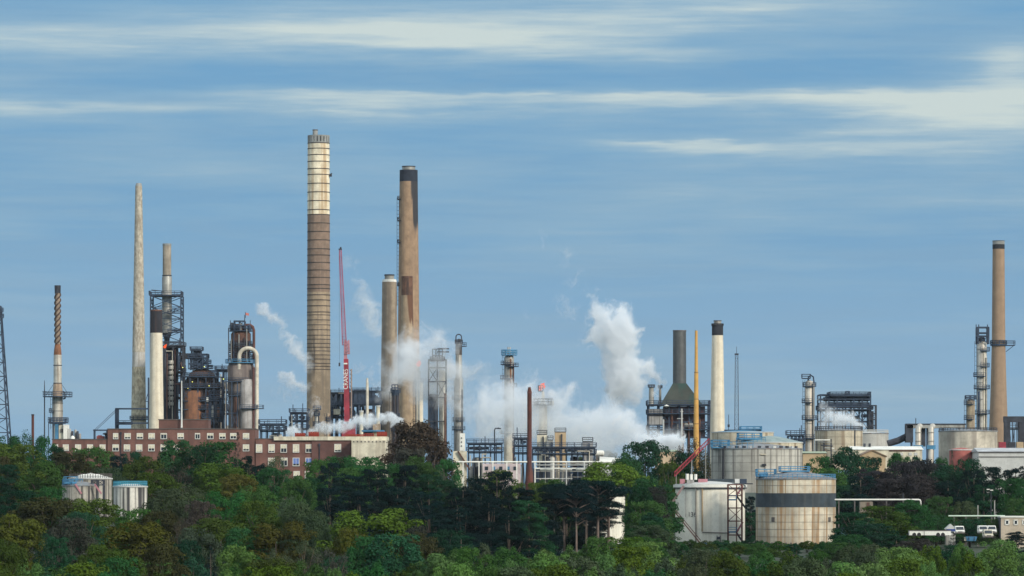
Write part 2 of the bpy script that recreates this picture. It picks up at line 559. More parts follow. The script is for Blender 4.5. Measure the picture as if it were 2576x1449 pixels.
def frame(root, x0, x1, y0, y1, zs, nx, m=M_NAVY, w=0.5, brace=(), name='steel_frame', rnd=None):
    """braced steel frame: columns, beams at heights zs, X braces in the listed (bay, level) cells"""
    mb = MB()
    for i in range(nx + 1):
        x = x0 + (x1 - x0) * i / nx
        for y in (y0, y1):
            mb.bar((x, y, zs[0]), (x, y, zs[-1]), w)
        for z in zs[1:]:
            mb.bar((x, y0, z), (x, y1, z), w * 0.8)
    for z in zs[1:]:
        for y in (y0, y1):
            mb.bar((x0, y, z), (x1, y, z), w * 0.9)
    for i, k in brace:
        xa, xb = x0 + (x1 - x0) * i / nx, x0 + (x1 - x0) * (i + 1) / nx
        mb.bar((xa, y0, zs[k]), (xb, y0, zs[k + 1]), w * 0.5)
        mb.bar((xb, y0, zs[k]), (xa, y0, zs[k + 1]), w * 0.5)
    return mb.build(name, m, root)


def drum(root, a, b, r, m, name='drum', n=14):
    a, b = Vector(a), Vector(b)
    d = (b - a).normalized() * r * 0.45
    return MB().tube([a - d, a - d * 0.5, a, b, b + d * 0.5, b + d], [r * 0.35, r * 0.8, r, r, r * 0.8, r * 0.35], n).build(name, m, root)


def vessel(root, x, y, z0, z1, r, m, name='vessel', n=18):
    h = r * 0.5
    return MB().lathe([(r * 0.4, z0), (r * 0.85, z0 + h * 0.4), (r, z0 + h), (r, z1 - h), (r * 0.85, z1 - h * 0.4), (r * 0.4, z1)], n, (x, y)).build(name, m, root)


def process_unit(name, label, px0, px1, top, Y, depth=12, seed=1, levels=3, nx=4, m=M_NAVY, items=8, base=None, mats=None, cat='process unit', group=None, w=0.5, pipes=5, rail=True, low=None):
    """open steel structure crowded with drums, vessels, boxes and pipework"""
    rnd = random.Random(seed)
    p = P((px0 + px1) / 2, Y, base)
    root = thing(name, label, cat, p, group)
    x0, x1 = p.x(px0), p.x(px1)
    zt = p.z(top)
    zb = 0 if low is None else p.z(low)
    zs = [0] + [zb + (zt - zb) * (k + 1) / levels for k in range(levels)]
    br = [(rnd.randrange(nx), rnd.randrange(levels)) for _ in range(nx)]
    frame(root, x0, x1, 0, depth, zs, nx, m, w, br)
    mats = mats or [M_STEEL2, M_DARK, M_NAVY, M_RUST, M_STEEL, M_NAVY]
    for k in range(1, levels + 1):
        if rail:
            deck_box(root, x0 - 0.6, x1 + 0.6, -0.9, depth + 0.9, zs[k] + 0.3, m, t=0.12)
    W_ = x1 - x0
    for k in range(items):
        lv = rnd.randrange(levels)
        h = zs[lv + 1] - zs[lv]
        mm = rnd.choice(mats)
        x = x0 + W_ * rnd.uniform(0.08, 0.92)
        y = rnd.uniform(0.8, depth - 1)
        t = rnd.random()
        if lv == 0:
            h0 = max(0.3, zs[1] - 12)
            hh = zs[1] - h0
        else:
            h0, hh = zs[lv] + 0.8, h - 0.8
        if t < 0.35:
            L = W_ * rnd.uniform(0.12, 0.3)
            rr = min(1.6, hh * 0.25)
            drum(root, (max(x0, x - L / 2), y, h0 + rr + 0.3), (min(x1, x + L / 2), y, h0 + rr + 0.3), rr, mm)
        elif t < 0.7:
            vessel(root, x, y, h0, h0 + hh * rnd.uniform(0.6, 0.98), min(1.7, hh * 0.3) * rnd.uniform(0.6, 1.2), mm)
        else:
            MB().box((x, y, h0 + hh * 0.35), (W_ * rnd.uniform(0.08, 0.2), 2.5, hh * rnd.uniform(0.4, 0.7))).build('equipment_box', mm, root)
    for k in range(pipes):
        x = x0 + W_ * rnd.uniform(0.03, 0.97)
        y = -0.6 - rnd.random() * 0.7
        zA, zB = sorted((rnd.uniform(0.1, 0.9) * zt, rnd.uniform(0.1, 1.05) * zt))
        xe = min(x1, max(x0, x + rnd.uniform(-0.4, 0.4) * W_))
        MB().tube([(x, y, zA), (x, y, zB), (xe, y, zB + 0.01)], rnd.uniform(0.12, 0.3), 6).build('pipe', rnd.choice([M_STEEL, M_PALEPIPE, M_BROWNPIPE, M_STEEL2]), root)
    for k in range(rnd.randrange(2, 5)):
        x = x0 + W_ * rnd.random()
        MB().tube([(x, depth / 2, zt), (x, depth / 2, zt + rnd.uniform(1, 4))], 0.16, 5).build('vent_pipe', m, root)
    return root, p


def column(name, label, px, hw, top, Y, shell=M_STEEL, prof=None, plats=(), pipes=(), base=None, head=True, cat='column', ladd=True, rings=0, topm=M_NAVY):
    """distillation column: shell, ring platforms (row, side), overhead pipe"""
    p = P(px, Y, base)
    root = thing(name, label, cat, p)
    zt = p.z(top)
    r = p.w(hw)
    if prof:
        shaft(root, p, 'shell', shell, prof)
    else:
        MB().lathe([(r, 0), (r, zt - r * 0.6), (r * 0.85, zt - r * 0.25), (r * 0.4, zt)], 28).build('shell', shell, root)
    for k in range(rings):
        z = zt * (0.3 + 0.65 * k / max(1, rings - 1))
        MB().ring(r - 0.05, r + 0.14, z, 0.3).build('stiffener_ring', M_STEEL2, root)
    for py, side, ext in plats:
        a0, a1 = {'l': (100, 290), 'r': (-110, 80), 'f': (0, 360)}[side]
        platform(root, r * 0.9, r + p.w(ext), p.z(py), topm, a0=a0, a1=a1)
    for dx, pr, y0, y1, mm in pipes:
        MB().tube([(p.w(dx), -r * 0.7 - p.w(pr), p.z(y1)), (p.w(dx), -r * 0.7 - p.w(pr), p.z(y0))], p.w(pr), 10).build('riser_pipe', mm, root)
    if ladd:
        ladder(root, -r - 0.5, -0.3, max(2, zt * 0.25), zt, M_DARK)
    return root, p


# ------------------------------------------------------------------ ground
gm = bpy.data.materials.new('rough_ground')
gm.use_nodes = True
T = NT(gm.node_tree)
o_ = T.new('ShaderNodeTexCoord').outputs['Object']
gcol = T.mix(T.ramp(T.noise(o_, 0.02, 6.0, 0.6), 0.35, 0.7), (0.012, 0.026, 0.010, 1), (0.028, 0.045, 0.014, 1))
gcol = T.mix(T.m('MULTIPLY', T.ramp(T.noise(o_, 0.5, 4.0, 0.7), 0.4, 0.7), 0.5), gcol, (0.01, 0.016, 0.008, 1))
T.n['Principled BSDF'].inputs['Roughness'].default_value = 0.95
T.l.new(gcol, T.n['Principled BSDF'].inputs['Base Color'])
xs = [-9000, -4000, -1500, -700] + [-420 + 20 * i for i in range(43)] + [700, 1500, 4000, 9000]
ys = [-400, 0, 200, 350] + [420 + 20 * i for i in range(55)] + [1650, 1900, 2400, 3500, 6000, 12000, 22000]
gv = [(x, y, gz(x, y)) for y in ys for x in xs]
nx_ = len(xs)
gf = [(j * nx_ + i, j * nx_ + i + 1, (j + 1) * nx_ + i + 1, (j + 1) * nx_ + i) for j in range(len(ys) - 1) for i in range(nx_ - 1)]
g = MB()
g.v, g.f = gv, gf
go = g.build('ground', gm)
tag(go, 'dark green rough ground under the trees and the refinery', kind='structure')

# ================================================================== LARGE STRUCTURES
# ---- open lattice tower at the left edge
p = P(-7, 1450)
root = thing('lattice_tower', 'dark steel lattice tower cut off by the left edge of the photo', 'tower', p)
lattice(root, 'lattice', M_NAVY, 0, p.z(770), p.w(82), p.w(17), 14, 0.5, 0.22, cross=False)
MB().tube([(0, 0, 0), (0, 0, p.z(758))], 0.55, 10).build('riser_pipe', M_STEEL2, root)
platform(root, 0.6, p.w(17), p.z(800), t=0.16)
platform(root, 0.6, p.w(16), p.z(785), t=0.16)

# ---- flare stack with a spiral top
p = P(145, 1500)
root = thing('spiral_flare_stack', 'tall flare stack with a dark spiral-wound tip and a wide ring platform', 'flare stack', p)
shaft(root, p, 'tip', M_DARK, [(718, 8), (737, 7.5)], 20)
shaft(root, p, 'upper_pipe', mat('tan_flare_pipe', (0.26, 0.20, 0.15), var=0.3), [(737, 6), (868, 6.2)], 20)
for ph in (0, math.pi * 2 / 3, math.pi * 4 / 3):
    pts = []
    for k in range(60):
        f = k / 59
        a = ph + f * 2 * math.pi * 3.1
        pts.append((p.w(7.0) * math.cos(a), p.w(7.0) * math.sin(a), p.z(866 - 128 * f)))
    MB().tube(pts, 0.3, 6).build('spiral_strake', mat('dark_brown_strake', (0.07, 0.045, 0.035)), root)
shaft(root, p, 'rusty_cone', M_RUST2, [(866, 7), (880, 9), (893, 10)], 22)
shaft(root, p, 'middle_shell', M_STEEL, [(892.5, 10), (963, 10.3)], 24)
for yy in (919, 964):
    shaft(root, p, 'flange', M_DARK, [(yy - 1, 11), (yy + 1, 11)], 24)
shaft(root, p, 'cone', mat('stained_tan_cone', (0.36, 0.27, 0.19), streak=(0.12, 0.08, 0.06)), [(965, 10.3), (984, 12.6), (1000, 12.8)], 24)
shaft(root, p, 'lower_shell', M_STEEL, [(999.5, 12.8), (1068, 13.6), (1180, 14)], 26)
for yy in (1014, 1034):
    shaft(root, p, 'flange', M_DARK, [(yy - 0.6, 14), (yy + 0.6, 14)], 26)
platform(root, p.w(12), p.w(37), p.z(999), t=0.2, rail=1.6)
platform(root, p.w(12), p.w(21), p.z(1066), t=0.2, rail=1.6)
platform(root, p.w(12.5), p.w(22), p.z(1038), a0=120, a1=230, t=0.2)
for s in (-1, 1):
    MB().bar((s * p.w(10.5), -0.3, p.z(967)), (s * p.w(30), -0.3, p.z(996)), 0.14).build('stay_rod', M_DARK, root)
MB().tube([(p.w(14), -1.6, p.z(985)), (p.w(19), -1.6, p.z(988)), (p.w(20), -1.6, p.z(1002)), (p.w(15), -1.6, p.z(1004))], 0.3, 6).build('valve_pipe', M_DARK, root)
ladder(root, -p.w(15), -0.5, p.z(1080), p.z(1000))
p = P(112, 1500)
root = thing('mast', 'thin antenna mast just left of the spiral flare stack', 'mast', p)
MB().tube([(0, 0, 0), (0, 0, p.z(985)), (0, 0, p.z(957))], [0.3, 0.2, 0.1], 6).build('pole', M_DARK, root)
MB().bar((-0.9, 0, p.z(985)), (0.9, 0, p.z(985)), 0.15).build('crossbar', M_DARK, root)
p = P(82.5, 1300)
root = thing('small_chimney', 'short plain brown chimney poking above the trees at far left', 'chimney', p)
shaft(root, p, 'shaft', M_RUSTPOLE, [(1043, 3.3), (1200, 3.7)], 16)
shaft(root, p, 'rim', M_DARK, [(1042, 3.9), (1045, 3.9)], 16)

# ---- slim pale chimney
p = P(349, 1620)
root = thing('chimney', 'very slim tapering pale concrete chimney with a small pointed cap', 'chimney', p)
shaft(root, p, 'shaft', M_CONC, [(468, 8.5), (560, 10.2), (765, 13.9), (886, 16.2)], 32)
shaft(root, p, 'pale_band', mat('pale_blue_grey_concrete', (0.46, 0.45, 0.42), streak=(0.3, 0.27, 0.22)), [(886, 16.1), (923, 16.8)], 32)
shaft(root, p, 'lower_shaft', mat('yellowish_concrete', (0.48, 0.43, 0.31), var=0.3, ns=0.6, streak=(0.25, 0.21, 0.15), samt=0.85, sscale=1.6, spread=0.3), [(923, 16.7), (1090, 19.6), (1180, 21)], 32)
MB().lathe([(p.w(8.4), p.z(468)), (p.w(7.4), p.z(464)), (p.w(6.6), p.z(461))], 24).build('cap', M_GREYCAP, root)
platform(root, p.w(18.5), p.w(23), p.z(1056), t=0.2)
# ---- pipe gantry round its foot
p = P(332, 1560)
root = thing('pipe_gantry', 'dark square steel gantry in front of the slim pale chimney', 'gantry', p)
frame(root, p.x(291), p.x(374), 0, 6, [0, p.z(1064), p.z(1028)], 1, M_NAVY, 0.55, name='steel_frame')
MB().bar((p.x(298), 0, 0), (p.x(298), 0, p.z(1028)), 0.4).build('post', M_NAVY, root)
deck_box(root, p.x(291), p.x(330), -0.5, 6.5, p.z(1068), M_NAVY)
for d in (0, 5):
    MB().bar((p.x(291), 0, p.z(1031 + d)), (p.x(237 + d), 0, p.z(1082)), 0.16).build('stay_cable', M_DARK, root)
MB().tube([(p.x(374), -0.4, p.z(1078)), (p.x(374), -0.4, p.z(950))], 0.35, 8).build('riser_pipe', M_NAVY, root)
MB().bar((p.x(366), -0.4, p.z(1010)), (p.x(374), -0.4, p.z(985)), 0.25).bar((p.x(366), -0.4, p.z(1010)), (p.x(374), -0.4, p.z(1010)), 0.25).build('bracket', M_NAVY, root)

# ---- white chimney with a black top
p = P(393.5, 1540)
root = thing('chimney', 'white chimney with a square-cut black top third standing before a lattice mast', 'chimney', p)
shaft(root, p, 'shaft', M_CREAMSTACK, [(837, 15), (1078, 18.6), (1180, 20)], 32)
shaft(root, p, 'black_top', mat('rust_flecked_black', (0.022, 0.023, 0.03), rough=0.9, streak=(0.06, 0.035, 0.03), samt=0.5), [(782, 14.6), (837.5, 15.3)], 32)
shaft(root, p, 'rim', M_RUST, [(779, 14.9), (783, 14.9)], 32)

# ---- grey metal stack held in a lattice mast
p = P(420, 1640)
root = thing('braced_stack', 'stepped grey metal stack held inside a dark square lattice mast', 'stack', p)
shaft(root, p, 'upper_shell', mat('weathered_grey_shell', (0.33, 0.29, 0.23), streak=(0.16, 0.13, 0.11), samt=0.8), [(617, 10.5), (693, 10.8)], 26)
shaft(root, p, 'rim', M_GREYCAP, [(613, 11), (618, 11)], 26)
shaft(root, p, 'lower_shell', M_STEEL2, [(693, 10.8), (699, 12.3), (838, 12.5)], 26)
shaft(root, p, 'flange', M_DARK, [(692, 12), (694.5, 12)], 26)
MB().lathe([(p.w(6), p.z(868)), (p.w(7), p.z(852)), (p.w(12.5), p.z(838))], 24).build('cone', M_DARK, root)
shaft(root, p, 'neck', M_STEEL2, [(868, 6), (900, 6)], 20)
lattice(root, 'lattice', M_NAVY, p.z(1090), p.z(745), p.w(76), p.w(76), 12, 0.5, 0.26)
deck_box(root, -p.w(42), p.w(38), -p.w(38), p.w(38), p.z(745), M_NAVY, rail=1.5, t=0.2)
for yy in (790, 838):
    deck_box(root, p.w(5), p.w(38), -p.w(38), -p.w(20), p.z(yy), M_NAVY, t=0.18)
MB().bar((-p.w(38), -2, p.z(730)), (-p.w(8), -2, p.z(733)), 0.3).build('davit_arm', M_DARK, root)

# ---- cracker structure (dark tower, rusty reactor, regenerator column): each stands on its own
root, p = process_unit('structure_tower', 'narrow dark structure tower crammed between white chimney and rusty reactor', 412, 460, 872, 1600, 9, seed=5, levels=6, nx=2, m=M_DARK, items=14,
                       mats=[M_RUST, M_DARK, M_NAVY, M_RUST], cat='process tower', w=0.7, pipes=8)
MB().box((p.x(430), 5.5, (p.z(875)) / 2), (p.w(30), 4, p.z(875))).build('inner_core', M_DARK, root)
for k in range(9):
    MB().lathe([(p.w(7.0), p.z(1020 - 13 * k)), (p.w(7.4), p.z(1015 - 13 * k)), (p.w(7.0), p.z(1011 - 13 * k))], 16, (p.x(430), -0.6)).build('exchanger_shell', M_STEEL, root)
MB().tube([(p.x(421), -1.5, p.z(1080)), (p.x(421), -1.5, p.z(890))], p.w(2), 8).build('pipe', M_RUST, root)
p2 = P(415, 1590)
root = thing('flare_tip', 'short flare tip burning with a small red flame beside black-topped white chimney', 'flare', p2)
MB().tube([(0, 0, 0), (0, 0, p2.z(876))], 0.5, 10).build('pipe', M_DARK, root)
mb = MB()
mb.tube([(0, 0, p2.z(876)), (-0.15, 0, p2.z(873)), (0.2, 0, p2.z(870)), (0.6, 0, p2.z(866))], [0.35, 0.6, 0.45, 0.1], 10)
mb.build('flame', M_FLAME, root)

p = P(508, 1580)
root = thing('reactor', 'fat rusty brown reactor vessel wrapped in dark gallery platforms', 'reactor', p)
MB().lathe([(p.w(46), 0), (p.w(46), p.z(985)), (p.w(43), p.z(965)), (p.w(36), p.z(948)), (p.w(30), p.z(938)), (p.w(14), p.z(928))], 36).build('shell', mat('dark_maroon_plate', (0.085, 0.046, 0.036), var=0.45, ns=0.5, streak=(0.03, 0.022, 0.024), samt=0.85, sscale=1.3, spread=0.1), root)
MB().lathe([(p.w(23), 0), (p.w(23), p.z(990)), (p.w(20), p.z(984)), (p.w(6), p.z(982))], 28, (p.x(490), -p.w(34))).build('standpipe', M_RUST2, root)
for yy, r in ((948, 42), (977, 50), (1010, 52), (1031, 52)):
    platform(root, p.w(r - 14), p.w(r + 2), p.z(yy), t=0.18, a0=190 if yy > 950 else 0, a1=400 if yy > 950 else 360)
platform(root, p.w(10), p.w(28), p.z(928), t=0.18)
platform(root, p.w(6), p.w(24), p.z(915), t=0.18)
shaft(root, p, 'head', M_DARK, [(880, 9), (928, 10)], 18, cx=495)
lattice(root, 'head_frame', M_NAVY, p.z(930), p.z(880), p.w(30), p.w(22), 4, 0.45, 0.3, (p.x(495), -2))
deck_box(root, p.x(480), p.x(511), -5, 2, p.z(883), M_NAVY, t=0.18)
frame(root, p.x(512), p.x(524), -5, 0, [p.z(927), p.z(912), p.z(902)], 1, M_NAVY, 0.3)
frame(root, p.x(462), p.x(562), -p.w(52), -p.w(44), [0, p.z(1060), p.z(1031), p.z(1010), p.z(977), p.z(950)], 5, M_NAVY, 0.4, [(3, 1), (4, 2), (4, 3), (3, 3), (0, 3)])
for k, (xa, xb, yy) in enumerate(((512, 565, 1010), (512, 565, 1031), (462, 562, 977), (466, 545, 950), (530, 566, 994), (512, 565, 1052))):
    deck_box(root, p.x(xa), p.x(xb), -p.w(56), -p.w(44), p.z(yy), M_NAVY, t=0.17, rail=1.4)
for k in range(7):
    vessel(root, p.x(518 + k * 7), -p.w(48), p.z(1075 - (k * 17) % 30), p.z(1040 - (k * 23) % 50), 0.9, [M_DARK, M_RUST, M_NAVY, M_STEEL2][k % 4])
for k in range(22):
    a = math.pi * (1.05 + 0.9 * k / 21)
    MB().bar((p.w(44.5) * math.cos(a), p.w(44.5) * math.sin(a), p.z(966)), (p.w(36.5) * math.cos(a), p.w(36.5) * math.sin(a), p.z(948)), 0.22).build('stiffening_rib', M_DARK, root)
frame(root, p.x(476), p.x(522), -4, 4, [p.z(930), p.z(915), p.z(900), p.z(892)], 4, M_NAVY, 0.32, [(0, 0), (3, 1), (1, 1)])
deck_box(root, p.x(474), p.x(524), -5, 5, p.z(902), M_NAVY, t=0.18, rail=1.4)
for k in range(10):
    rr = random.Random(k)
    a = rr.uniform(-math.pi, 0)
    MB().tube([(p.w(47) * math.cos(a), p.w(47) * math.sin(a) - 0.5, p.z(1080)), (p.w(47) * math.cos(a), p.w(47) * math.sin(a) - 0.5, p.z(rr.uniform(960, 1020)))], 0.22, 6).build('pipe', rr.choice([M_DARK, M_NAVY, M_STEEL2]), root)
for x, y in ((464, 926), (518, 924), (477, 978), (530, 972), (566, 955), (488, 962)):
    MB().lathe([(0.05, p.z(y + 1)), (0.26, p.z(y)), (0.05, p.z(y - 1))], 8, (p.x(x), -p.w(52))).build('lamp', M_LAMP, root)
MB().box((p.x(526), -p.w(52) - 0.4, p.z(1006)), (0.8, 0.4, 1.6)).build('white_panel', M_WHITE, root)
p = P(474, 1610)
root = thing('pipe_bridge', 'short dark pipe bridge spanning from structure tower to top of rusty reactor', 'bridge', p)
frame(root, p.x(452), p.x(488), 0, 4, [p.z(903), p.z(890)], 4, M_DARK, 0.45, [(i, 0) for i in range(4)])
MB().tube([(p.x(452), 2, p.z(898)), (p.x(488), 2, p.z(898))], 0.8, 10).build('pipe', M_RUST, root)
for xx in (455, 485):
    MB().bar((p.x(xx), 2, 0), (p.x(xx), 2, p.z(903)), 0.6).build('post', M_DARK, root)
root, p = process_unit('pipe_tower', 'open dark pipe tower filling gap between rusty reactor and regenerator column', 546, 576, 932, 1590, 6, seed=9, levels=6, nx=2, m=M_NAVY, items=7, cat='process tower', w=0.5, pipes=8, mats=[M_STEEL2, M_NAVY, M_DARK])
p = P(548, 1600)
root = thing('walkway_bridge', 'flat walkway bridge level with reactor top leading to regenerator column', 'bridge', p)
deck_box(root, p.x(523), p.x(574), 0, 3, p.z(936), M_NAVY, rail=1.6, t=0.18, deck=0.9)
for xx in (530, 568):
    MB().bar((p.x(xx), 1.5, 0), (p.x(xx), 1.5, p.z(936)), 0.5).build('post', M_NAVY, root)

# ---- regenerator column with the pale hooked pipe
p = P(606, 1570)
root = thing('regenerator_column', 'grey-brown column with a rusty head and a big pale hook-shaped pipe', 'column', p)
MB().lathe([(p.w(30), 0), (p.w(30), p.z(1000)), (p.w(33), p.z(985)), (p.w(34), p.z(924)), (p.w(30), p.z(914))], 36).build('shell', mat('grey_brown_shell', (0.20, 0.165, 0.145), streak=(0.09, 0.07, 0.07), samt=0.7, sscale=0.4), root)
MB().lathe([(p.w(17), p.z(1078)), (p.w(17), p.z(960)), (p.w(14), p.z(955))], 24, (p.x(622), -p.w(26))).build('side_vessel', mat('grey_patched_shell', (0.34, 0.33, 0.32), var=0.35, ns=0.15, streak=(0.15, 0.12, 0.1)), root)
MB().lathe([(p.w(24), p.z(914)), (p.w(24), p.z(872)), (p.w(25), p.z(868)), (p.w(25), p.z(840)), (p.w(20), p.z(834)), (p.w(8), p.z(828))], 32).build('head', M_RUST, root)
for yy, r in ((914, 39), (961, 40), (996, 38)):
    platform(root, p.w(20), p.w(r), p.z(yy), M_BLUE if yy == 914 else M_NAVY, t=0.2, a0=0 if yy == 914 else 170, a1=360 if yy == 914 else 300)
platform(root, p.w(20), p.w(58), p.z(1029), M_NAVY, a0=270, a1=370, t=0.2)
for yy in (877, 888, 904):
    platform(root, p.w(22), p.w(32), p.z(yy), M_DARK, t=0.2, rail=1.5)
for k in range(9):
    xx = 577 + k * 6.5
    MB().tube([(p.x(xx), -p.w(27), p.z(910)), (p.x(xx), -p.w(27), p.z(826 + (k * 29) % 50))], 0.2, 6).build('pipe', [M_DARK, M_STEEL2, M_NAVY][k % 3], root)
for k in range(5):
    xx = 584 + k * 11
    vessel(root, p.x(xx), -2, p.z(834), p.z(812 + (k * 7) % 12), 0.7, [M_DARK, M_NAVY, M_STEEL2][k % 3], 'valve_head')
frame(root, p.x(572), p.x(600), -p.w(42), -p.w(32), [p.z(1075), p.z(1040), p.z(996), p.z(961)], 2, M_NAVY, 0.35, [(0, 1), (1, 0)])
platform(root, p.w(20), p.w(30), p.z(834), M_NAVY, t=0.2, rail=2.0)
platform(root, p.w(20), p.w(28), p.z(868), M_DARK, t=0.18)
frame(root, p.x(590), p.x(616), -3, 3, [p.z(834), p.z(820), p.z(808)], 2, M_NAVY, 0.4, [(0, 0), (1, 1)])
MB().tube([(p.x(615.5), 0, p.z(834)), (p.x(615.5), 0, p.z(792))], [0.35, 0.12], 8).build('flag_mast', M_DARK, root)
vessel(root, p.x(597), -1, p.z(834), p.z(815), 1.0, M_RUST)
cx, r_ = 626, 22
pts = [(p.x(604), -p.w(30), p.z(930)), (p.x(604), -p.w(30), p.z(898))]
for k in range(1, 12):
    a = math.pi - math.pi * k / 12
    pts.append((p.x(cx + r_ * math.cos(a)), -p.w(30), p.z(897 - 16 * math.sin(a) * 1.25)))
pts += [(p.x(648), -p.w(30), p.z(898)), (p.x(648), -p.w(30), p.z(1010)), (p.x(648), -p.w(30), p.z(1110)), (p.x(648), -p.w(30), 0.5)]
MB().tube(pts, p.w(5.0), 14).build('hooked_pipe', M_PALEPIPE, root)
pts = [(p.x(610), -2, p.z(834)), (p.x(612), -2, p.z(823)), (p.x(620), -2, p.z(818)), (p.x(630), -2, p.z(818)), (p.x(637), -2, p.z(823)), (p.x(639.5), -2, p.z(832)), (p.x(639.5), -2, p.z(905))]
MB().tube(pts, p.w(3.6), 12).build('overhead_pipe', M_BROWNPIPE, root)
MB().tube([(p.x(640), -p.w(33), p.z(925)), (p.x(640), -p.w(33), 1)], p.w(3), 10).build('downcomer', M_BROWNPIPE, root)
MB().tube([(p.x(594), -p.w(33), p.z(1000)), (p.x(594), -p.w(33), 1)], p.w(4), 10).build('downcomer', M_RUST, root)
for sx_ in (-26, 24):
    MB().tube([(p.w(sx_), -1, p.z(834)), (p.w(sx_), -1, p.z(806))], 0.14, 5).build('davit_post', M_DARK, root)
f = MB()
f.v = [(p.x(618), 0, p.z(793)), (p.x(626), 0.4, p.z(794)), (p.x(626), 0.4, p.z(788)), (p.x(618), 0, p.z(786.5)), (p.x(618), 0.12, p.z(793)), (p.x(626), 0.52, p.z(794)), (p.x(626), 0.52, p.z(788)), (p.x(618), 0.12, p.z(786.5))]
f.f = [(0, 1, 2, 3), (7, 6, 5, 4), (0, 4, 5, 1), (1, 5, 6, 2), (2, 6, 7, 3), (3, 7, 4, 0)]
f.build('flag', mat('faded_red_flag', (0.5, 0.16, 0.13)), root)
MB().tube([(p.x(617.5), 0, p.z(800)), (p.x(617.5), 0, p.z(785))], 0.12, 5).build('flag_pole', M_DARK, root)

# ---- tallest stack, banded
p = P(801.5, 1660)
root = thing('chimney', 'tallest banded chimney, white above and brown below, with a slotted grey crown', 'chimney', p)


def big_r(py):
    return 27.4 + (py - 361) / (1090 - 361) * 2.6


shaft(root, p, 'white_section', M_BAND_WHITE, [(361, big_r(361)), (541, big_r(541))], 48)
shaft(root, p, 'brown_section', M_BAND_BROWN, [(541, big_r(541)), (735, big_r(735))], 48)
shaft(root, p, 'tan_section', mat('tan_stack_lower', (0.36, 0.275, 0.185), streak=(0.2, 0.16, 0.12), samt=0.6, sscale=0.45, stain=(p.x(790), p.w(6), p.z(975), p.z(790), (0.085, 0.07, 0.06))), [(735, big_r(735)), (930, big_r(930)), (1180, big_r(1180))], 48)
hm = None
for zy in [185, 228, 278, 330, 387, 433, 503, 571, 640, 710, 748, 815, 882, 948, 1018, 1067, 1125, 1185, 1243, 1300, 1330, 1380, 1420, 1466, 1515]:
    py = 301.9 + zy * 0.3194
    r = p.w(big_r(py))
    MB().ring(r - 0.1, r + 0.12, p.z(py) - 0.15, 0.32, 40).build('hoop', M_HOOP, root)
for zy in [113, 163, 213, 262, 317, 357, 400, 438, 475, 515, 557, 600, 630, 660]:
    py = 764.8 + zy * 0.25
    r = p.w(big_r(py))
    MB().ring(r - 0.1, r + 0.1, p.z(py) - 0.12, 0.26, 40).build('hoop', M_HOOP, root)
MB().lathe([(p.w(25), p.z(361)), (p.w(25), p.z(343))], 40).build('crown_core', M_DARK, root)
for k in range(20):
    a = 2 * math.pi * k / 20 + 0.08
    MB().box((p.w(25.5) * math.cos(a), p.w(25.5) * math.sin(a), (p.z(361) + p.z(341)) / 2), (0.35 * 2, p.w(6.1), p.z(341) - p.z(361)), a).build('crown_pier', M_GREYCAP, root)
MB().ring(p.w(24.5), p.w(27.2), p.z(344.5), p.w(3.5), 40).build('crown_rim', M_GREYCAP, root)
MB().ring(p.w(24.5), p.w(27.4), p.z(361), p.w(3.5), 40).build('crown_base', M_GREYCAP, root)
shaft(root, p, 'flue', M_GREYCAP, [(326.5, 6.4), (352, 6.6)], 22, cx=793)
shaft(root, p, 'flue_lip', M_COPING, [(326, 6.9), (328.5, 6.9)], 22, cx=793)
MB().box((p.w(31), -1.0, p.z(441)), (p.w(5), 1.6, p.w(7))).build('cradle', M_DARK, root)
MB().bar((p.w(27), -1.0, p.z(444)), (p.w(34), -1.0, p.z(436)), 0.4).build('cradle_arm', M_DARK, root)

# ---- red mobile crane boom
p = P(869, 1420)
root = thing('mobile_crane', 'red and pink telescopic crane with a slender lattice jib leaning slightly left', 'crane', p)


def jib(pts, name, m, leg, br, lev):
    mb = MB()
    (xa, ya, wa), (xb, yb, wb) = pts
    A, B = [], []
    for k in range(lev + 1):
        f_ = k / lev
        cxx, cyy, ww = xa + (xb - xa) * f_, ya + (yb - ya) * f_, p.w(wa + (wb - wa) * f_) / 2
        A.append([(p.x(cxx) + sx * ww, sy * ww, p.z(cyy)) for sx, sy in ((-1, -1), (1, -1), (1, 1), (-1, 1))])
    for q in range(4):
        mb.bar(A[0][q], A[-1][q], leg)
        for k in range(lev):
            mb.bar(A[k][q], A[k + 1][(q + 1) % 4], br)
            mb.bar(A[k + 1][q], A[k + 1][(q + 1) % 4], br)
    return mb.build(name, m, root)


jib([(856, 628, 5), (866.5, 868, 10)], 'lattice_jib', mat('dusky_red_crane', (0.34, 0.09, 0.14), var=0.3), 0.26, 0.11, 34)
MB().box((p.x(856), 0, p.z(627)), (p.w(8), 1.2, p.w(3))).box((p.x(857), 0, p.z(624)), (p.w(4), 1, p.w(5))).build('jib_head', M_DARK, root)
jib([(872.5, 856, 10), (873, 890, 11)], 'jib_adapter', M_PINK, 0.4, 0.3, 4)
MB().tube([(p.x(869.5), 0, p.z(905)), (p.x(868), 0, p.z(866))], [p.w(6.0), p.w(4)], 4).build('inner_boom', M_PINK, root)
MB().tube([(p.x(872), 0, p.z(990)), (p.x(870.5), 0, p.z(903))], [p.w(9.0), p.w(8.2)], 4).build('middle_boom', M_RED, root)
MB().tube([(p.x(873), 0, p.z(1062)), (p.x(872), 0, p.z(988))], [p.w(9.8), p.w(9.4)], 4).build('base_boom', M_RED, root)
MB().box((p.x(869.5), -p.w(6.2), p.z(915)), (p.w(9), 0.3, p.w(3.5))).build('white_collar', M_WHITE, root)
MB().box((p.x(884), 0.2, p.z(990)), (p.w(3.2), 0.8, p.w(124))).build('luffing_ram', mat('dull_tan_steel', (0.32, 0.24, 0.2)), root)
mb = MB()
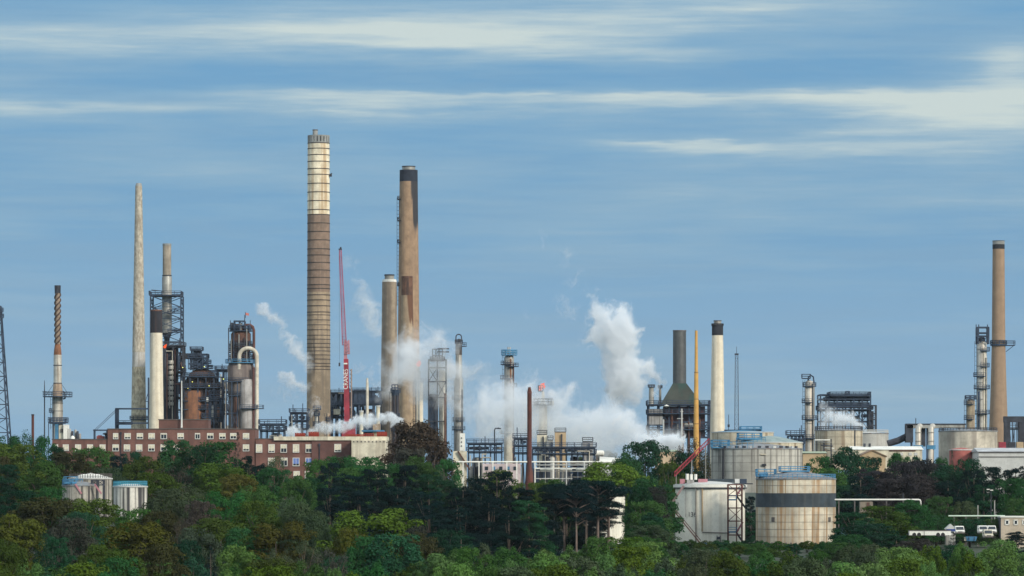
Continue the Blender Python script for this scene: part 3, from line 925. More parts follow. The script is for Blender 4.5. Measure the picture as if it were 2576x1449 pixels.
for k in range(12):
    mb.bar((p.x(880), 0, p.z(930 + k * 10)), (p.x(886), 0, p.z(936 + k * 10)), 0.2)
mb.build('ram_lacing', M_DARK, root)
MB().box((p.x(854), -0.5, p.z(917)), (p.w(4), 0.8, p.w(9))).build('hook_block', M_DARK, root)
MB().tube([(p.x(854.5), -0.5, p.z(913)), (p.x(853), -0.5, p.z(628))], 0.05, 4).build('hoist_rope', M_DARK, root)
MB().box((p.x(877), 1, p.z(1066) / 2), (p.w(34), 4, p.z(1066))).build('carrier', M_RED, root)


def lettering(text, size, m, parent, name='lettering', place=None):
    cu = bpy.data.curves.new(name, 'FONT')
    cu.body = text
    cu.size = size
    cu.align_x, cu.align_y = 'CENTER', 'CENTER'
    tmp = bpy.data.objects.new(name, cu)
    col.objects.link(tmp)
    dg = bpy.context.evaluated_depsgraph_get()
    me = bpy.data.meshes.new_from_object(tmp.evaluated_get(dg))
    bpy.data.objects.remove(tmp)
    bpy.data.curves.remove(cu)
    for v in me.vertices:
        v.co = place(v.co)
    me.materials.clear()
    me.materials.append(m)
    o = bpy.data.objects.new(name, me)
    col.objects.link(o)
    o.parent = parent
    return o


lettering('CRANES', p.w(16), M_WHITE, root, place=lambda c: Vector((p.x(870.3) - c.y, -p.w(6.9), p.z(954) + c.x * 0.86)))

# ---- twin tan stacks and the soot-topped one
p = P(979.5, 1720)
root = thing('chimney', 'shorter grey-tan chimney with a narrow cap flue left of the soot-topped one', 'chimney', p)
shaft(root, p, 'shaft', M_STACK_GREY, [(709, 18.2), (1040, 22), (1190, 24)], 36)
shaft(root, p, 'rim', M_WHITE, [(703, 17), (709.5, 18.6)], 36)
shaft(root, p, 'flue', M_STEEL2, [(692, 12), (704, 12)], 28)
shaft(root, p, 'flue_lip', M_DARK, [(690.5, 12.8), (693.5, 12.8)], 28)

p = P(1028, 1700)
root = thing('chimney', 'tall tan chimney with a black top and soot running down its right side', 'chimney', p)
m_s = mat('sooty_tan_concrete', (0.335, 0.225, 0.14), streak=(0.22, 0.15, 0.10), samt=0.5, sscale=0.6, top=(p.z(470), p.z(610), p.w(4), p.w(4.2), (0.02, 0.026, 0.036)))
shaft(root, p, 'shaft', m_s, [(456, 22.8), (765, 26.2), (1100, 29), (1190, 30)], 40)
shaft(root, p, 'black_top', mat('blue_black_soot', (0.018, 0.026, 0.042), rough=0.9), [(428, 22.6), (457, 22.9)], 40)
shaft(root, p, 'flue', M_STEEL2, [(419, 16.5), (429, 16.5)], 32)
shaft(root, p, 'flue_lip', M_DARK, [(418, 17.2), (420.2, 17.2)], 32)
ladder(root, -p.w(26.5), -0.6, p.z(770), p.z(497), w=0.9, t=0.16)
for yy in (503, 556, 612, 720):
    platform(root, p.w(22), p.w(28.5), p.z(yy), M_DARK, a0=160, a1=215, t=0.18)

p = P(1024, 1620)
root = thing('chimney', 'rust-streaked tan chimney rising out of steam in front of the soot-topped one', 'chimney', p)
m_s = mat('rusty_tan_concrete', (0.35, 0.26, 0.165), streak=(0.22, 0.16, 0.11), samt=0.5, sscale=0.7, top=(p.z(735), p.z(840), -p.w(2), p.w(4), (0.12, 0.05, 0.025)))
shaft(root, p, 'shaft', m_s, [(742, 14.2), (930, 18.5), (1070, 20.2), (1200, 21)], 36)
shaft(root, p, 'rusty_top', mat('rust_run_top', (0.15, 0.075, 0.045), var=0.35, streak=(0.035, 0.022, 0.02), samt=0.95, sscale=0.75, spread=0.02), [(698, 14), (743, 14.4)], 36)
shaft(root, p, 'rim', M_RUST, [(695, 14.4), (699, 14.4)], 36)

root, p = column('dark_column', 'dark brown twin-pipe column with a blue-black head in front of tan chimney', 995, 9, 985, 1450, mat('dark_brown_column', (0.075, 0.05, 0.048), streak=(0.02, 0.02, 0.025), samt=0.8, sscale=0.7),
                 plats=((988, 'f', 4), (1050, 'f', 2.5), (1085, 'f', 3)), pipes=((-3, 2.2, 994, 1110, M_DARK), (4.5, 2.2, 994, 1110, M_DARK)))
shaft(root, p, 'head', M_NAVY, [(980, 9.2), (996, 9.4)], 20)
frame(root, -p.w(9), p.w(6), -1.5, 1.5, [p.z(984), p.z(975), p.z(968)], 2, M_NAVY, 0.25)

root, p = column('column', 'pale cream column half veiled in steam just right of the tan chimneys', 1055, 9.5, 960, 1585, M_CREAMSTACK, plats=((962, 'f', 3),), pipes=((-8, 1.6, 965, 1120, M_STEEL2),))
frame(root, -p.w(10), p.w(2), -1.5, 1.5, [p.z(962), p.z(945), p.z(934)], 1, M_DARK, 0.22)
p2 = P(1054, 1570)
root = thing('flare_tip', 'small flare pipe with a faint pink flame inside the steam by chimneys', 'flare', p2)
MB().tube([(0, 0, 0), (0, 0, p2.z(922))], 0.35, 8).build('pipe', M_STEEL2, root)
MB().tube([(0, 0, p2.z(922)), (-0.3, 0, p2.z(917)), (0.1, 0, p2.z(912)), (0.3, 0, p2.z(906))], [0.4, 1.0, 0.8, 0.1], 10).build('flame', M_FLAME, root)

# ---- dark structure with flat crossbars in the steam
p = P(1100, 1533)
root = thing('derrick_structure', 'steam-veiled dark structure topped by two flat horizontal crossbars', 'process tower', p)
frame(root, p.x(1078), p.x(1122), 0, 7, [0, p.z(1060), p.z(1000), p.z(960), p.z(925), p.z(905)], 2, M_DARK, 0.45, [(0, 1), (1, 2), (0, 3)])
frame(root, p.x(1088), p.x(1113), 0, 4, [p.z(908), p.z(894), p.z(878)], 3, M_DARK, 0.25, [(0, 0), (1, 1), (2, 0)])
for yy in (877, 885):
    MB().box((p.x(1115), 1, p.z(yy)), (p.w(29), 2, 0.45)).build('crossbar', M_DARK, root)
deck_box(root, p.x(1082), p.x(1118), -1, 8, p.z(908), M_DARK, t=0.2)
vessel(root, p.x(1112), 3, 1, p.z(930), p.w(8), M_PALEPIPE, 'shell')
vessel(root, p.x(1088), 3, 1, p.z(990), p.w(12), M_NAVY, 'vessel')
MB().tube([(p.x(1120), -0.5, 0), (p.x(1120), -0.5, p.z(990))], p.w(3), 8).build('riser_pipe', M_RUST, root)

# ---- slender column with hoop-railed top
root, p = column('slender_column', 'slender grey column with a hooped rail on its dark top, right of chimneys', 1154, 11.5, 950, 1545, M_STEEL2,
                 prof=[(862, 8), (948, 8), (955, 11.5), (1200, 12)], plats=((872, 'r', 9), (1005, 'l', 6), (1060, 'f', 4), (1082, 'f', 5)), pipes=((9, 1.8, 980, 1150, M_DARK),))
shaft(root, p, 'dark_top', mat('sooted_steel', (0.07, 0.06, 0.055), streak=(0.3, 0.28, 0.25), samt=0.6), [(868, 8.3), (893, 8.3)], 22)
platform(root, p.w(3), p.w(10), p.z(866), M_DARK, t=0.22, rail=1.4)
vessel(root, p.x(1155), 0, p.z(868), p.z(852), p.w(4.5), M_DARK, 'valve_head')
pts = [(p.x(1147), 0, p.z(866)), (p.x(1147), 0, p.z(848))] + [(p.x(1154 - 7 * math.cos(math.pi * k / 8)), 0, p.z(848 - 7 * math.sin(math.pi * k / 8))) for k in range(1, 8)] + [(p.x(1161), 0, p.z(848)), (p.x(1161), 0, p.z(858))]
MB().tube(pts, 0.22, 6).build('hoop_rail', M_DARK, root)

# ---- blue-topped column in mid-steam
root, p = column('blue_topped_column', 'steel column with a blue crown of platforms standing out of the steam', 1281, 12, 893, 1560, M_STEEL2,
                 plats=((918, 'l', 10), (923, 'r', 12), (954, 'l', 11), (974, 'r', 8)), pipes=((3.5, 2.2, 903, 975, M_RUST2), (11, 1.6, 915, 1180, M_BROWNPIPE)), rings=5)
platform(root, p.w(4), p.w(20), p.z(894), M_BLUE, t=0.24, rail=1.8)
frame(root, -p.w(16), p.w(17), -3, 3, [p.z(895), p.z(888), p.z(882)], 4, M_BLUE, 0.28)
for dx in (-3, 2):
    MB().tube([(p.w(dx), 0, p.z(893)), (p.w(dx), 0, p.z(873))], 0.25, 6).build('vent_pipe', M_STEEL, root)
MB().lathe([(p.w(16), p.z(1005)), (p.w(13), p.z(992)), (p.w(12.2), p.z(985))], 24).build('skirt', M_STEEL2, root)
shaft(root, p, 'lower_shell', M_PALEPIPE, [(1085, 13), (1200, 13)], 24)
platform(root, p.w(12), p.w(24), p.z(1092), M_DARK, a0=150, a1=280, t=0.2)

# ---- rusty front pole
p = P(1332, 980)
root = thing('rusty_stack', 'tall thin dark red rusty stack with a flared foot above dark pines', 'stack', p)
shaft(root, p, 'shaft', M_RUSTPOLE, [(985, 5.6), (1175, 5.8), (1187, 9), (1215, 10.2), (1400, 10.6)], 24)
MB().lathe([(p.w(5.6), p.z(985)), (p.w(4), p.z(978)), (p.w(3.4), p.z(974))], 20).build('tip', M_RUSTPOLE, root)
for yy in (988, 1217):
    shaft(root, p, 'flange', mat('bright_rust', (0.16, 0.055, 0.045)), [(yy - 1, 6.3 if yy < 1000 else 11), (yy + 1, 6.3 if yy < 1000 else 11)], 24)

# ---- flare platform swallowed by steam
p = P(1366, 1431)
root = thing('flare_column', 'steam-hidden column with a bright orange flame above its small dark platform', 'flare', p)
MB().lathe([(p.w(11), 0), (p.w(11), p.z(1020)), (p.w(5), p.z(1012)), (p.w(3), p.z(985))], 20).build('shell', M_PALEPIPE, root)
platform(root, p.w(2), p.w(13), p.z(985), M_DARK, a0=90, a1=270, t=0.24, rail=1.8)
platform(root, p.w(8), p.w(26), p.z(1020), M_DARK, t=0.24, rail=2.0)
vessel(root, p.x(1388), -1, p.z(1021), p.z(1008), 0.9, M_STEEL, 'valve_head')
vessel(root, p.x(1348), -1, p.z(1021), p.z(1010), 0.9, M_DARK, 'valve_head')
MB().tube([(p.x(1359), 0, p.z(984)), (p.x(1360), 0, p.z(974)), (p.x(1364), 0, p.z(968)), (p.x(1370), 0, p.z(964))], [0.3, 0.65, 0.6, 0.12], 10).build('flame', M_FLAME, root)
MB().tube([(p.x(1366), 0, p.z(968)), (p.x(1370), 0, p.z(972)), (p.x(1368), 0, p.z(978))], [0.2, 0.4, 0.1], 8).build('flame', M_FLAME, root)

# ---- cone-hooded furnace
p = P(1711, 1500)
root = thing('furnace', 'big furnace with a dark cone-shaped hood under a wide grey stack', 'furnace', p)
shaft(root, p, 'stack', M_STACKSTEEL, [(831, 16.5), (966, 17)], 36)
shaft(root, p, 'stack_rim', M_COPING, [(829.5, 17.2), (832.5, 17.2)], 36)
b = MB()
x0, x1, zb, zt = p.x(1664), p.x(1766), p.z(1016), p.z(964)
tw, dd = p.w(17), p.w(70)
b.v = [(x0, 0, zb), (x1, 0, zb), (x1, dd, zb), (x0, dd, zb), (-tw, dd / 2 - tw, zt), (tw, dd / 2 - tw, zt), (tw, dd / 2 + tw, zt), (-tw, dd / 2 + tw, zt)]
b.f = [(3, 2, 1, 0), (4, 5, 6, 7), (0, 1, 5, 4), (1, 2, 6, 5), (2, 3, 7, 6), (3, 0, 4, 7)]
b.build('hood', M_GREENHOOD, root)
for o in root.children:
    if o.name.startswith('stack'):
        o.location.y = dd / 2
zs = [0, p.z(1100), p.z(1080), p.z(1062), p.z(1040), p.z(1018)]
frame(root, p.x(1632), p.x(1785), -1, dd + 1, zs, 6, M_NAVY, 0.6, [(0, 1), (1, 3), (2, 2), (5, 2), (5, 1), (4, 3), (3, 1)])
for yy in (1082, 1042, 1020):
    deck_box(root, p.x(1628), p.x(1786), -3, dd + 2, p.z(yy), M_NAVY, t=0.2, rail=1.5)
MB().box((p.x(1722), dd / 2, (p.z(1100) + p.z(1022)) / 2), (p.w(104), dd * 0.86, p.z(1022) - p.z(1100))).build('firebox', mat('dark_maroon_casing', (0.095, 0.042, 0.05), var=0.35, ns=0.2), root)
MB().box((p.x(1649), 2.5, (p.z(1068) + p.z(1030)) / 2), (p.w(35), 9, p.z(1030) - p.z(1068))).build('silver_duct', M_CORR, root)
MB().box((p.x(1649), 2.5, p.z(1045)), (p.w(36.5), 9.4, 0.6)).build('duct_flange', M_DARK, root)
for k in range(6):
    MB().tube([(p.x(1690 + k * 14), -1.6, 1), (p.x(1690 + k * 14), -1.6, p.z(1030 + (k * 37) % 40))], 0.3, 6).build('pipe', [M_RUST, M_STEEL2, M_RUST][k % 3], root)
for x_, t_ in ((1640, 973), (1662, 975)):
    MB().tube([(p.x(x_), 6, p.z(1022)), (p.x(x_), 6, p.z(t_))], [p.w(7 if x_ < 1650 else 3.5), p.w(6 if x_ < 1650 else 3)], 16).build('side_stack', M_STEEL2, root)
    platform(root, p.w(2), p.w(9 if x_ < 1650 else 6), p.z(t_ + 1), M_DARK, (p.x(x_), 6), t=0.2, rail=0.8)
MB().lathe([(0.1, p.z(1026)), (1.1, p.z(1022)), (0.1, p.z(1018))], 10, (p.x(1676), -3)).build('floodlight', M_WHITE, root)
drum(root, (p.x(1722), -1, p.z(1070)), (p.x(1742), -1, p.z(1070)), p.w(6), M_STEEL2)
for px_, tp in ((1715, 1028), (1669, 1055)):
    p = P(px_, 1430)
    root = thing('utility_pole', 'white utility pole with crossarms standing before the furnace' if px_ > 1700 else 'plain grey utility pole at the left corner of furnace', 'pole', p)
    MB().tube([(0, 0, 0), (0, 0, p.z(tp))], [0.38, 0.28], 8).build('post', M_GREYWALL, root)
    if px_ > 1700:
        for yy in (1035, 1053):
            MB().bar((-p.w(12 if yy > 1040 else 4), 0, p.z(yy)), (p.w(4), 0, p.z(yy)), 0.22).build('crossarm', M_GREYWALL, root)

# ---- yellow stack, cream chimney, guyed masts
p = P(1751.5, 1420)
root = thing('thin_yellow_stack', 'thin ochre-yellow stack in two widths between grey stack and cream chimney', 'stack', p)
shaft(root, p, 'upper_pipe', M_YELLOW, [(832, 3.4), (938, 4.4)], 20)
shaft(root, p, 'lower_pipe', M_YELLOW, [(938, 5), (1100, 6.8), (1200, 7.4)], 20)
for yy, r in ((937, 5.6), (1004, 5.9), (1066, 6.9)):
    shaft(root, p, 'flange', mat('brown_flange', (0.2, 0.11, 0.05)), [(yy - 0.8, r), (yy + 0.8, r)], 20)
shaft(root, p, 'tip', M_GREYCAP, [(831, 3.2), (833.5, 3.2)], 16)
p = P(1805, 1460)
root = thing('chimney', 'cream chimney with a dark blue-black collar and pale cap flue', 'chimney', p)
shaft(root, p, 'shaft', M_CREAMSTACK, [(843, 14), (1079, 18.4), (1200, 20)], 36)
shaft(root, p, 'black_collar', M_BLACK, [(819, 14.1), (843.5, 14.3)], 36)
platform(root, p.w(12), p.w(15.4), p.z(820), M_BLACK, t=0.2, rail=0.5)
shaft(root, p, 'flue', M_STEEL2, [(807, 9.5), (819, 9.8)], 28)
shaft(root, p, 'flue_lip', M_COPING, [(806, 10.3), (808, 10.3)], 28)
p = P(1853, 1800)
root = thing('lattice_mast', 'very thin lattice radio mast right of cream chimney', 'mast', p)
lattice(root, 'lattice', M_DARK, 0, p.z(890), 2.4, 1.2, 34, 0.16, 0.09, cross=False)
MB().tube([(0, 0, p.z(890)), (0, 0, p.z(872))], 0.1, 5).build('antenna', M_DARK, root)
MB().box((0, 0, p.z(891)), (1.8, 0.6, 0.7)).build('antenna_box', M_DARK, root)
p = P(1833, 1500)
root = thing('mast', 'short thin pole close to the foot of the cream chimney', 'mast', p)
MB().tube([(0, 0, 0), (0, 0, p.z(1043))], [0.2, 0.1], 6).build('pole', M_DARK, root)
MB().box((0, 0, p.z(1071)), (0.8, 0.4, 1.0)).build('junction_box', M_DARK, root)

# ---- far right: column, air cooler, ducts, tall columns, chimney
root, p = column('steel_column', 'pale steel column with dark ring platforms left of the air cooler', 2036, 10.5, 957, 1400, M_STEEL,
                 plats=((973, 'f', 7), (1014, 'l', 9), (1056, 'f', 9), (1104, 'f', 9)), pipes=((9.8, 2.6, 965, 1180, M_STEEL2), (-9.5, 1.8, 975, 1180, M_STEEL2)), rings=6)
MB().tube([(p.x(2033), 0, p.z(957)), (p.x(2034), 0, p.z(948)), (p.x(2040), 0, p.z(944)), (p.x(2046), 0, p.z(948)), (p.x(2047.5), 0, p.z(960)), (p.x(2047.5), 0, p.z(1050))], p.w(2), 8).build('overhead_pipe', M_NAVY, root)
deck_box(root, p.x(2017), p.x(2038), -2, 1, p.z(953.5), M_NAVY, t=0.2, rail=1.3)

p = P(2125, 1560)
root = thing('air_cooler_structure', 'dark raised air cooler structure on braced legs with steam beneath', 'process unit', p)
frame(root, p.x(2064), p.x(2190), 0, 14, [0, p.z(1090), p.z(1060), p.z(1032), p.z(1018), p.z(1004), p.z(993)], 6, M_NAVY, 0.55, [(5, 1), (5, 2), (4, 2), (3, 2), (0, 2)])
MB().box((p.x(2133), 7, p.z(1003)), (p.w(112), 13, p.w(10))).build('fin_bank', M_NAVY, root)
MB().box((p.x(2136), 7, p.z(1015)), (p.w(96), 12, p.w(8))).build('plenum', mat('blue_grey_plenum', (0.05, 0.075, 0.105), var=0.3), root)
for yy, xa, xb in ((1024, 2066, 2186), (1031, 2060, 2196), (997, 2088, 2190)):
    deck_box(root, p.x(xa), p.x(xb), -1.5, 15.5, p.z(yy), M_NAVY, t=0.2, rail=1.4)
MB().box((p.x(2130), -0.4, p.z(1025.5)), (p.w(70), 0.6, p.w(3))).build('red_header', M_BROWNPIPE, root)
MB().box((p.x(2075), 7, p.z(1004)), (p.w(26), 10, p.w(3.5))).build('silver_duct', M_STEEL2, root)
for k in range(5):
    drum(root, (p.x(2096 + k * 18), 1 + k % 2 * 4, p.z(1044 + (k * 5) % 9)), (p.x(2108 + k * 18), 1 + k % 2 * 4, p.z(1044 + (k * 5) % 9)), p.w(4.4), [M_STEEL2, M_NAVY, M_DARK][k % 3])
MB().tube([(p.x(2193), 2, 0), (p.x(2193), 2, p.z(1034))], p.w(6), 10).build('leg_tower', M_DARK, root)
frame(root, p.x(2186), p.x(2204), -1, 4, [0, p.z(1085), p.z(1070), p.z(1055), p.z(1040), p.z(1020)], 1, M_DARK, 0.4, [(0, 1), (0, 3)])
frame(root, p.x(2131), p.x(2139), 4, 8, [p.z(997), p.z(990), p.z(984)], 1, M_NAVY, 0.4)

p = P(2360, 1400)
root = thing('duct_line', 'dark rusty duct climbing from left then running level above two silver ducts', 'duct', p)
MB().box((p.x(2288), 2, p.z(1090)), (p.w(18), 5, p.w(46))).build('riser_duct', M_DARK, root)
b = MB()
b.tube([(p.x(2235), 3, p.z(1116)), (p.x(2262), 3, p.z(1108)), (p.x(2290), 3, p.z(1094))], p.w(9), 8)
b.build('sloping_duct', M_DARK, root)
MB().box((p.x(2355), 2, p.z(1073)), (p.w(146), 5, p.w(8))).build('level_duct', M_STEEL2, root)
MB().box((p.x(2355), 2, p.z(1067)), (p.w(150), 5.4, p.w(3))).build('duct_lid', M_DARK, root)
MB().box((p.x(2320), 4, p.z(1100)), (p.w(20), 4, p.w(46))).build('back_casing', M_DARK, root)
for x_ in (2295, 2335, 2375, 2415):
    MB().bar((p.x(x_), 3, 0), (p.x(x_), 3, p.z(1070)), 0.7).build('support_leg', M_NAVY, root)
MB().tube([(p.x(2304.5), 1, p.z(1070)), (p.x(2304.5), 1, p.z(1052))], 0.15, 5).build('vent_pipe', M_DARK, root)
for x_, s_ in ((2310, 'left'), (2342, 'right')):
    p = P(x_, 1360)
    root = thing('silver_duct', 'silver elbow duct nearest the dark rusty riser' if s_ == 'left' else 'silver elbow duct next to the wide stained tank', 'duct', p)
    MB().tube([(0, 0, 0), (0, 0, p.z(1081)), (p.w(1.5), 0.5, p.z(1075)), (p.w(6), 2, p.z(1072))], p.w(7.5), 18).build('pipe', M_STEEL, root)
    for yy in (1088, 1110):
        shaft(root, p, 'flange', M_STEEL2, [(yy - 1, 8.4), (yy + 1, 8.4)], 20)
    MB().box((0, 0.5, p.z(1125)), (p.w(22), 3, p.w(10))).build('base_box', M_BLUE, root)

root, p = column('tall_column', 'tall silver column with an open square frame on top beside far chimney', 2470, 12.5, 858, 1450, M_STEEL,
                 plats=((1042, 'f', 8), (979, 'f', 8), (948, 'l', 9), (924, 'r', 7), (884, 'r', 8)), pipes=((4, 2.6, 880, 1110, M_PALEPIPE), (10, 2.2, 900, 1110, M_STEEL2), (-9, 2.6, 985, 1110, M_NAVY)), rings=8)
frame(root, p.x(2458), p.x(2485), -2.5, 2.5, [p.z(866), p.z(846), p.z(838), p.z(824)], 1, M_NAVY, 0.55, [(0, 0)])
for x_ in (2453.5, 2460, 2482):
    MB().bar((p.x(x_), -2.6, p.z(846)), (p.x(x_), -2.6, p.z(817)), 0.3).build('davit_post', M_NAVY, root)
vessel(root, 0, 0, p.z(862), p.z(848), p.w(9), M_DARK, 'head_drum')
root, p = column('short_column', 'shorter tan column tucked left of the tall silver column', 2442, 10.5, 1004, 1440, mat('tan_column', (0.33, 0.27, 0.18), streak=(0.15, 0.11, 0.08)),
                 plats=((1005, 'f', 4), (1018, 'l', 7), (1056, 'l', 7)), pipes=(), rings=4)
frame(root, -p.w(13), p.w(10), -2, 2, [p.z(1005), p.z(1000), p.z(995)], 2, M_NAVY, 0.25)

p = P(2512, 1600)
root = thing('chimney', 'tapering brown chimney with a thin black band and ring gallery at far right', 'chimney', p)
shaft(root, p, 'shaft', mat('smooth_brown_concrete', (0.31, 0.215, 0.14), var=0.1, streak=(0.22, 0.16, 0.11), samt=0.4, sscale=0.5), [(626, 15), (862, 17), (980, 20), (1090, 24), (1200, 26)], 36)
shaft(root, p, 'black_band', M_BLACK, [(615, 15.3), (626.5, 15.3)], 36)
shaft(root, p, 'cap', M_GREYCAP, [(606, 15.1), (615.5, 15.2)], 36)
shaft(root, p, 'cap_lip', M_COPING, [(605.5, 15.6), (607, 15.6)], 36)
platform(root, p.w(16.5), p.w(21), p.z(870), M_NAVY, t=0.26, rail=1.4, deck=0.7)
deck_box(root, p.w(18), p.w(40), -2, 2, p.z(870), M_NAVY, t=0.22, rail=1.6)
MB().bar((p.w(18), -1, p.z(885)), (p.w(36), -1, p.z(871)), 0.25).build('gallery_brace', M_NAVY, root)
p = P(2552, 1350)
root = thing('portal_frame', 'heavy dark portal frame at the right edge of the photo', 'frame', p)
for x_ in (2533, 2569):
    MB().box((p.x(x_), 0, p.z(1052) / 2), (p.w(14), 3, p.z(1052))).build('leg', M_DARK, root)
MB().box((p.x(2556), 0, p.z(1055)), (p.w(62), 3.4, p.w(15))).build('beam', M_DARK, root)
root, p = process_unit('pump_unit', 'small tan and grey equipment stack under the portal frame at right', 2540, 2562, 1080, 1360, 4, seed=31, levels=2, nx=2, items=5, m=M_DARK, mats=[M_TAN, M_STEEL2, M_CORR], w=0.3, pipes=2)

# ================================================================== BUILDINGS
# ---- brick office block
p = P(452, 1120)
D = 16.0
root = thing('brick_building', 'long red-brown brick office block with cream-blinded windows and stepped flat roofs', 'building', p)


def wall(name, xa, xb, top, y0, depth, m=M_BRICK, coping=True):
    a, b_ = p.x(xa), p.x(xb)
    zt = p.z(top)
    w_ = MB().box(((a + b_) / 2, y0 + depth / 2, zt / 2), (b_ - a, depth, zt)).build(name, m, root)
    if coping:
        MB().box(((a + b_) / 2, y0 + depth / 2, zt + 0.12), (b_ - a + 0.3, depth + 0.3, 0.24)).build('coping', M_COPING, w_)
    return w_


wall('main_wall', 271, 641.5, 1080, 0, D)
wall('rooftop_block', 397, 522, 1056, 3.0, 9, mat('brown_brick', (0.125, 0.06, 0.048), var=0.2, ns=0.25))
wall('wing_wall', 131, 270.8, 1106, 0.6, D - 1)
wall('wing_wall', 643.5, 883.5, 1108, -0.4, D, coping=False)
wall('link_wall', 641.6, 690, 1104.5, 0.5, D - 2)
wall('stair_block', 784, 883, 1107.5, -0.75, 6, mat('darker_brick', (0.12, 0.058, 0.05), var=0.22, ns=0.25), coping=False)  # stair block brick is a darker tone than the wing walls
MB().box((p.x(832), 7.4, p.z(1103)), (p.w(285), D + 1.2, p.w(9.5))).build('roof_slab', M_CREAM, root)
for x_ in (304, 804):
    MB().tube([(p.x(x_), -0.95 if x_ > 700 else -0.15, 0), (p.x(x_), -0.95 if x_ > 700 else -0.15, p.z(1088 if x_ < 700 else 1118))], 0.14, 6).build('drainpipe', M_DARK, root)
    MB().box((p.x(x_), -0.95 if x_ > 700 else -0.15, p.z(1090 if x_ < 700 else 1119)), (0.5, 0.4, 0.7)).build('rainwater_hopper', M_DARK, root)


def window(px, py, w, h, y, blind=0.6, m=M_BLIND, frame_m=M_WHITE, side=None):
    """frame standing a little proud of the brick, dark pane, pull-down blind and a sill"""
    cx, cz = p.x(px), p.z(py)
    W_, H = p.w(w), p.w(h)
    t = 0.14
    fb = MB()
    fb.box((cx - W_ / 2 + t / 2, y - 0.05, cz), (t, 0.12, H)).box((cx + W_ / 2 - t / 2, y - 0.05, cz), (t, 0.12, H))
    fb.box((cx, y - 0.05, cz + H / 2 - t / 2), (W_ - 2 * t, 0.12, t)).box((cx, y - 0.05, cz - H / 2 + t / 2), (W_ - 2 * t, 0.12, t))
    fb.box((cx, y - 0.04, cz), (0.08, 0.1, H - 2 * t))
    fo = fb.build('window', frame_m, root)
    MB().box((cx, y - 0.005, cz), (W_ - 2 * t, 0.03, H - 2 * t)).build('pane', M_GLASS, fo)
    if blind > 0:
        bh = (H - 2 * t) * blind
        MB().box((cx, y - 0.03, cz + H / 2 - t - bh / 2), (W_ - 2 * t - 0.02, 0.03, bh)).build('blind', m, fo)
    MB().box((cx, y - 0.1, cz - H / 2 - 0.06), (W_ + 0.25, 0.25, 0.12)).build('sill', M_COPING, fo)


for x_, b_ in zip((291, 321, 352, 381.5, 412, 454.5, 497, 529, 559.5, 587, 619), (0.75, 0.7, 0.65, 0.85, 0.2, 0.7, 0.15, 0.4, 0.6, 0.5, 0.85)):
    window(x_, 1097, 16 if x_ not in (291, 497) else 13, 15, 0, b_)
for x_, b_ in zip((291, 319.5, 350, 381, 412, 443, 619), (0.5, 0.8, 0.85, 0.6, 0.4, 0.6, 0.7)):
    window(x_, 1126.5, 16, 17, 0, b_)
for x_, b_ in zip((138, 165, 196, 226, 257.5), (0.2, 0.9, 0.85, 0.7, 0.85)):
    window(x_, 1126, 15, 16, 0.6, b_)
for x_, b_ in zip((620 + 32, 683.5, 714, 745), (0.95, 0.85, 0.5, 0.95)):
    window(x_, 1128, 16, 21, -0.4, b_)
window(777, 1128, 16, 21, -0.4, 0.55)
window(850, 1127, 17, 20, -0.75, 0.8)
for x_, b_, m_ in ((715, 0.3, M_BLIND), (745, 0.75, M_BLUEBLIND), (777, 0.6, M_BLUEBLIND), (683, 0.7, M_BLIND)):
    window(x_, 1162, 17, 21, -0.4, b_, m_)
for x_ in (746.5, 775):
    window(x_, 1194, 16, 18, -0.4, 0.7)

p = P(928, 1113)
root = thing('cream_annex', 'cream rendered flat block joined to right end of the brick building', 'building', p)
MB().box((0, 7, p.z(1107.5) / 2), (p.w(87.5), 14, p.z(1107.5))).build('wall', M_CREAM, root)
for k in range(9):
    MB().box((p.x(890 + k * 9.5), -0.08, p.z(1111)), (p.w(3), 0.16, p.w(3))).build('eave_bracket', M_COPING, root)

# ---- rooftop clutter (each rests on a roof: own things)
zroof = P(452, 1120)


def on_roof(name, label, cat, px, py, Y=1124):
    q = P(px, Y)
    q.g = HC - (py - HY) * q.k          # stands on the roof at that height
    return thing(name, label, cat, q), q


root, q = on_roof('roof_plant', 'white and blue plant boxes below the spiral flare stack on low brick wing', 'roof plant', 155, 1106)
for x_, w_, t_, m_ in ((141, 9, 1066, M_BLUE), (153, 13, 1070, M_CREAM), (164, 10, 1068, M_WHITE), (172, 4, 1078, M_GREYWALL)):
    MB().box((q.x(x_), 3, q.z(t_) / 2), (q.w(w_), 3 + (x_ % 3), q.z(t_))).build('casing', m_, root)
MB().box((q.x(154), 1.3, q.z(1083)), (q.w(6), 0.3, q.w(9))).build('door', M_COPING, root)
deck_box(root, q.x(120), q.x(166), 1, 6, q.z(1064), M_NAVY, t=0.16)
for x_ in (121, 133):
    MB().bar((q.x(x_), 1.2, -6), (q.x(x_), 1.2, q.z(1064)), 0.2).build('leg', M_NAVY, root)
root, q = on_roof('pump_set', 'cluster of dark pumps and rounded white drums right of roof plant boxes', 'machinery', 187, 1105)
for k, (x_, t_, m_) in enumerate(((180, 1084, M_DARK), (187, 1080, M_STEEL2), (193, 1084, M_DARK), (198, 1090, M_CORR))):
    vessel(root, q.x(x_), 2 + k % 2, 0, q.z(t_), q.w(3.2), m_, 'drum', 12)
MB().lathe([(q.w(6), 0), (q.w(5.5), q.w(5)), (q.w(3), q.w(8)), (0.05, q.w(9))], 16, (q.x(183), -0.3)).build('dome', M_WHITE, root)
root, q = on_roof('portal_frame', 'small dark portal frame standing on low wing beside main block', 'frame', 251, 1105)
for x_ in (236, 268):
    MB().box((q.x(x_), 2, q.z(1080) / 2), (q.w(4.5), 1, q.z(1080))).build('leg', M_NAVY, root)
MB().box((q.x(252), 2, q.z(1082)), (q.w(38), 1.1, q.w(3.5))).build('beam', M_NAVY, root)
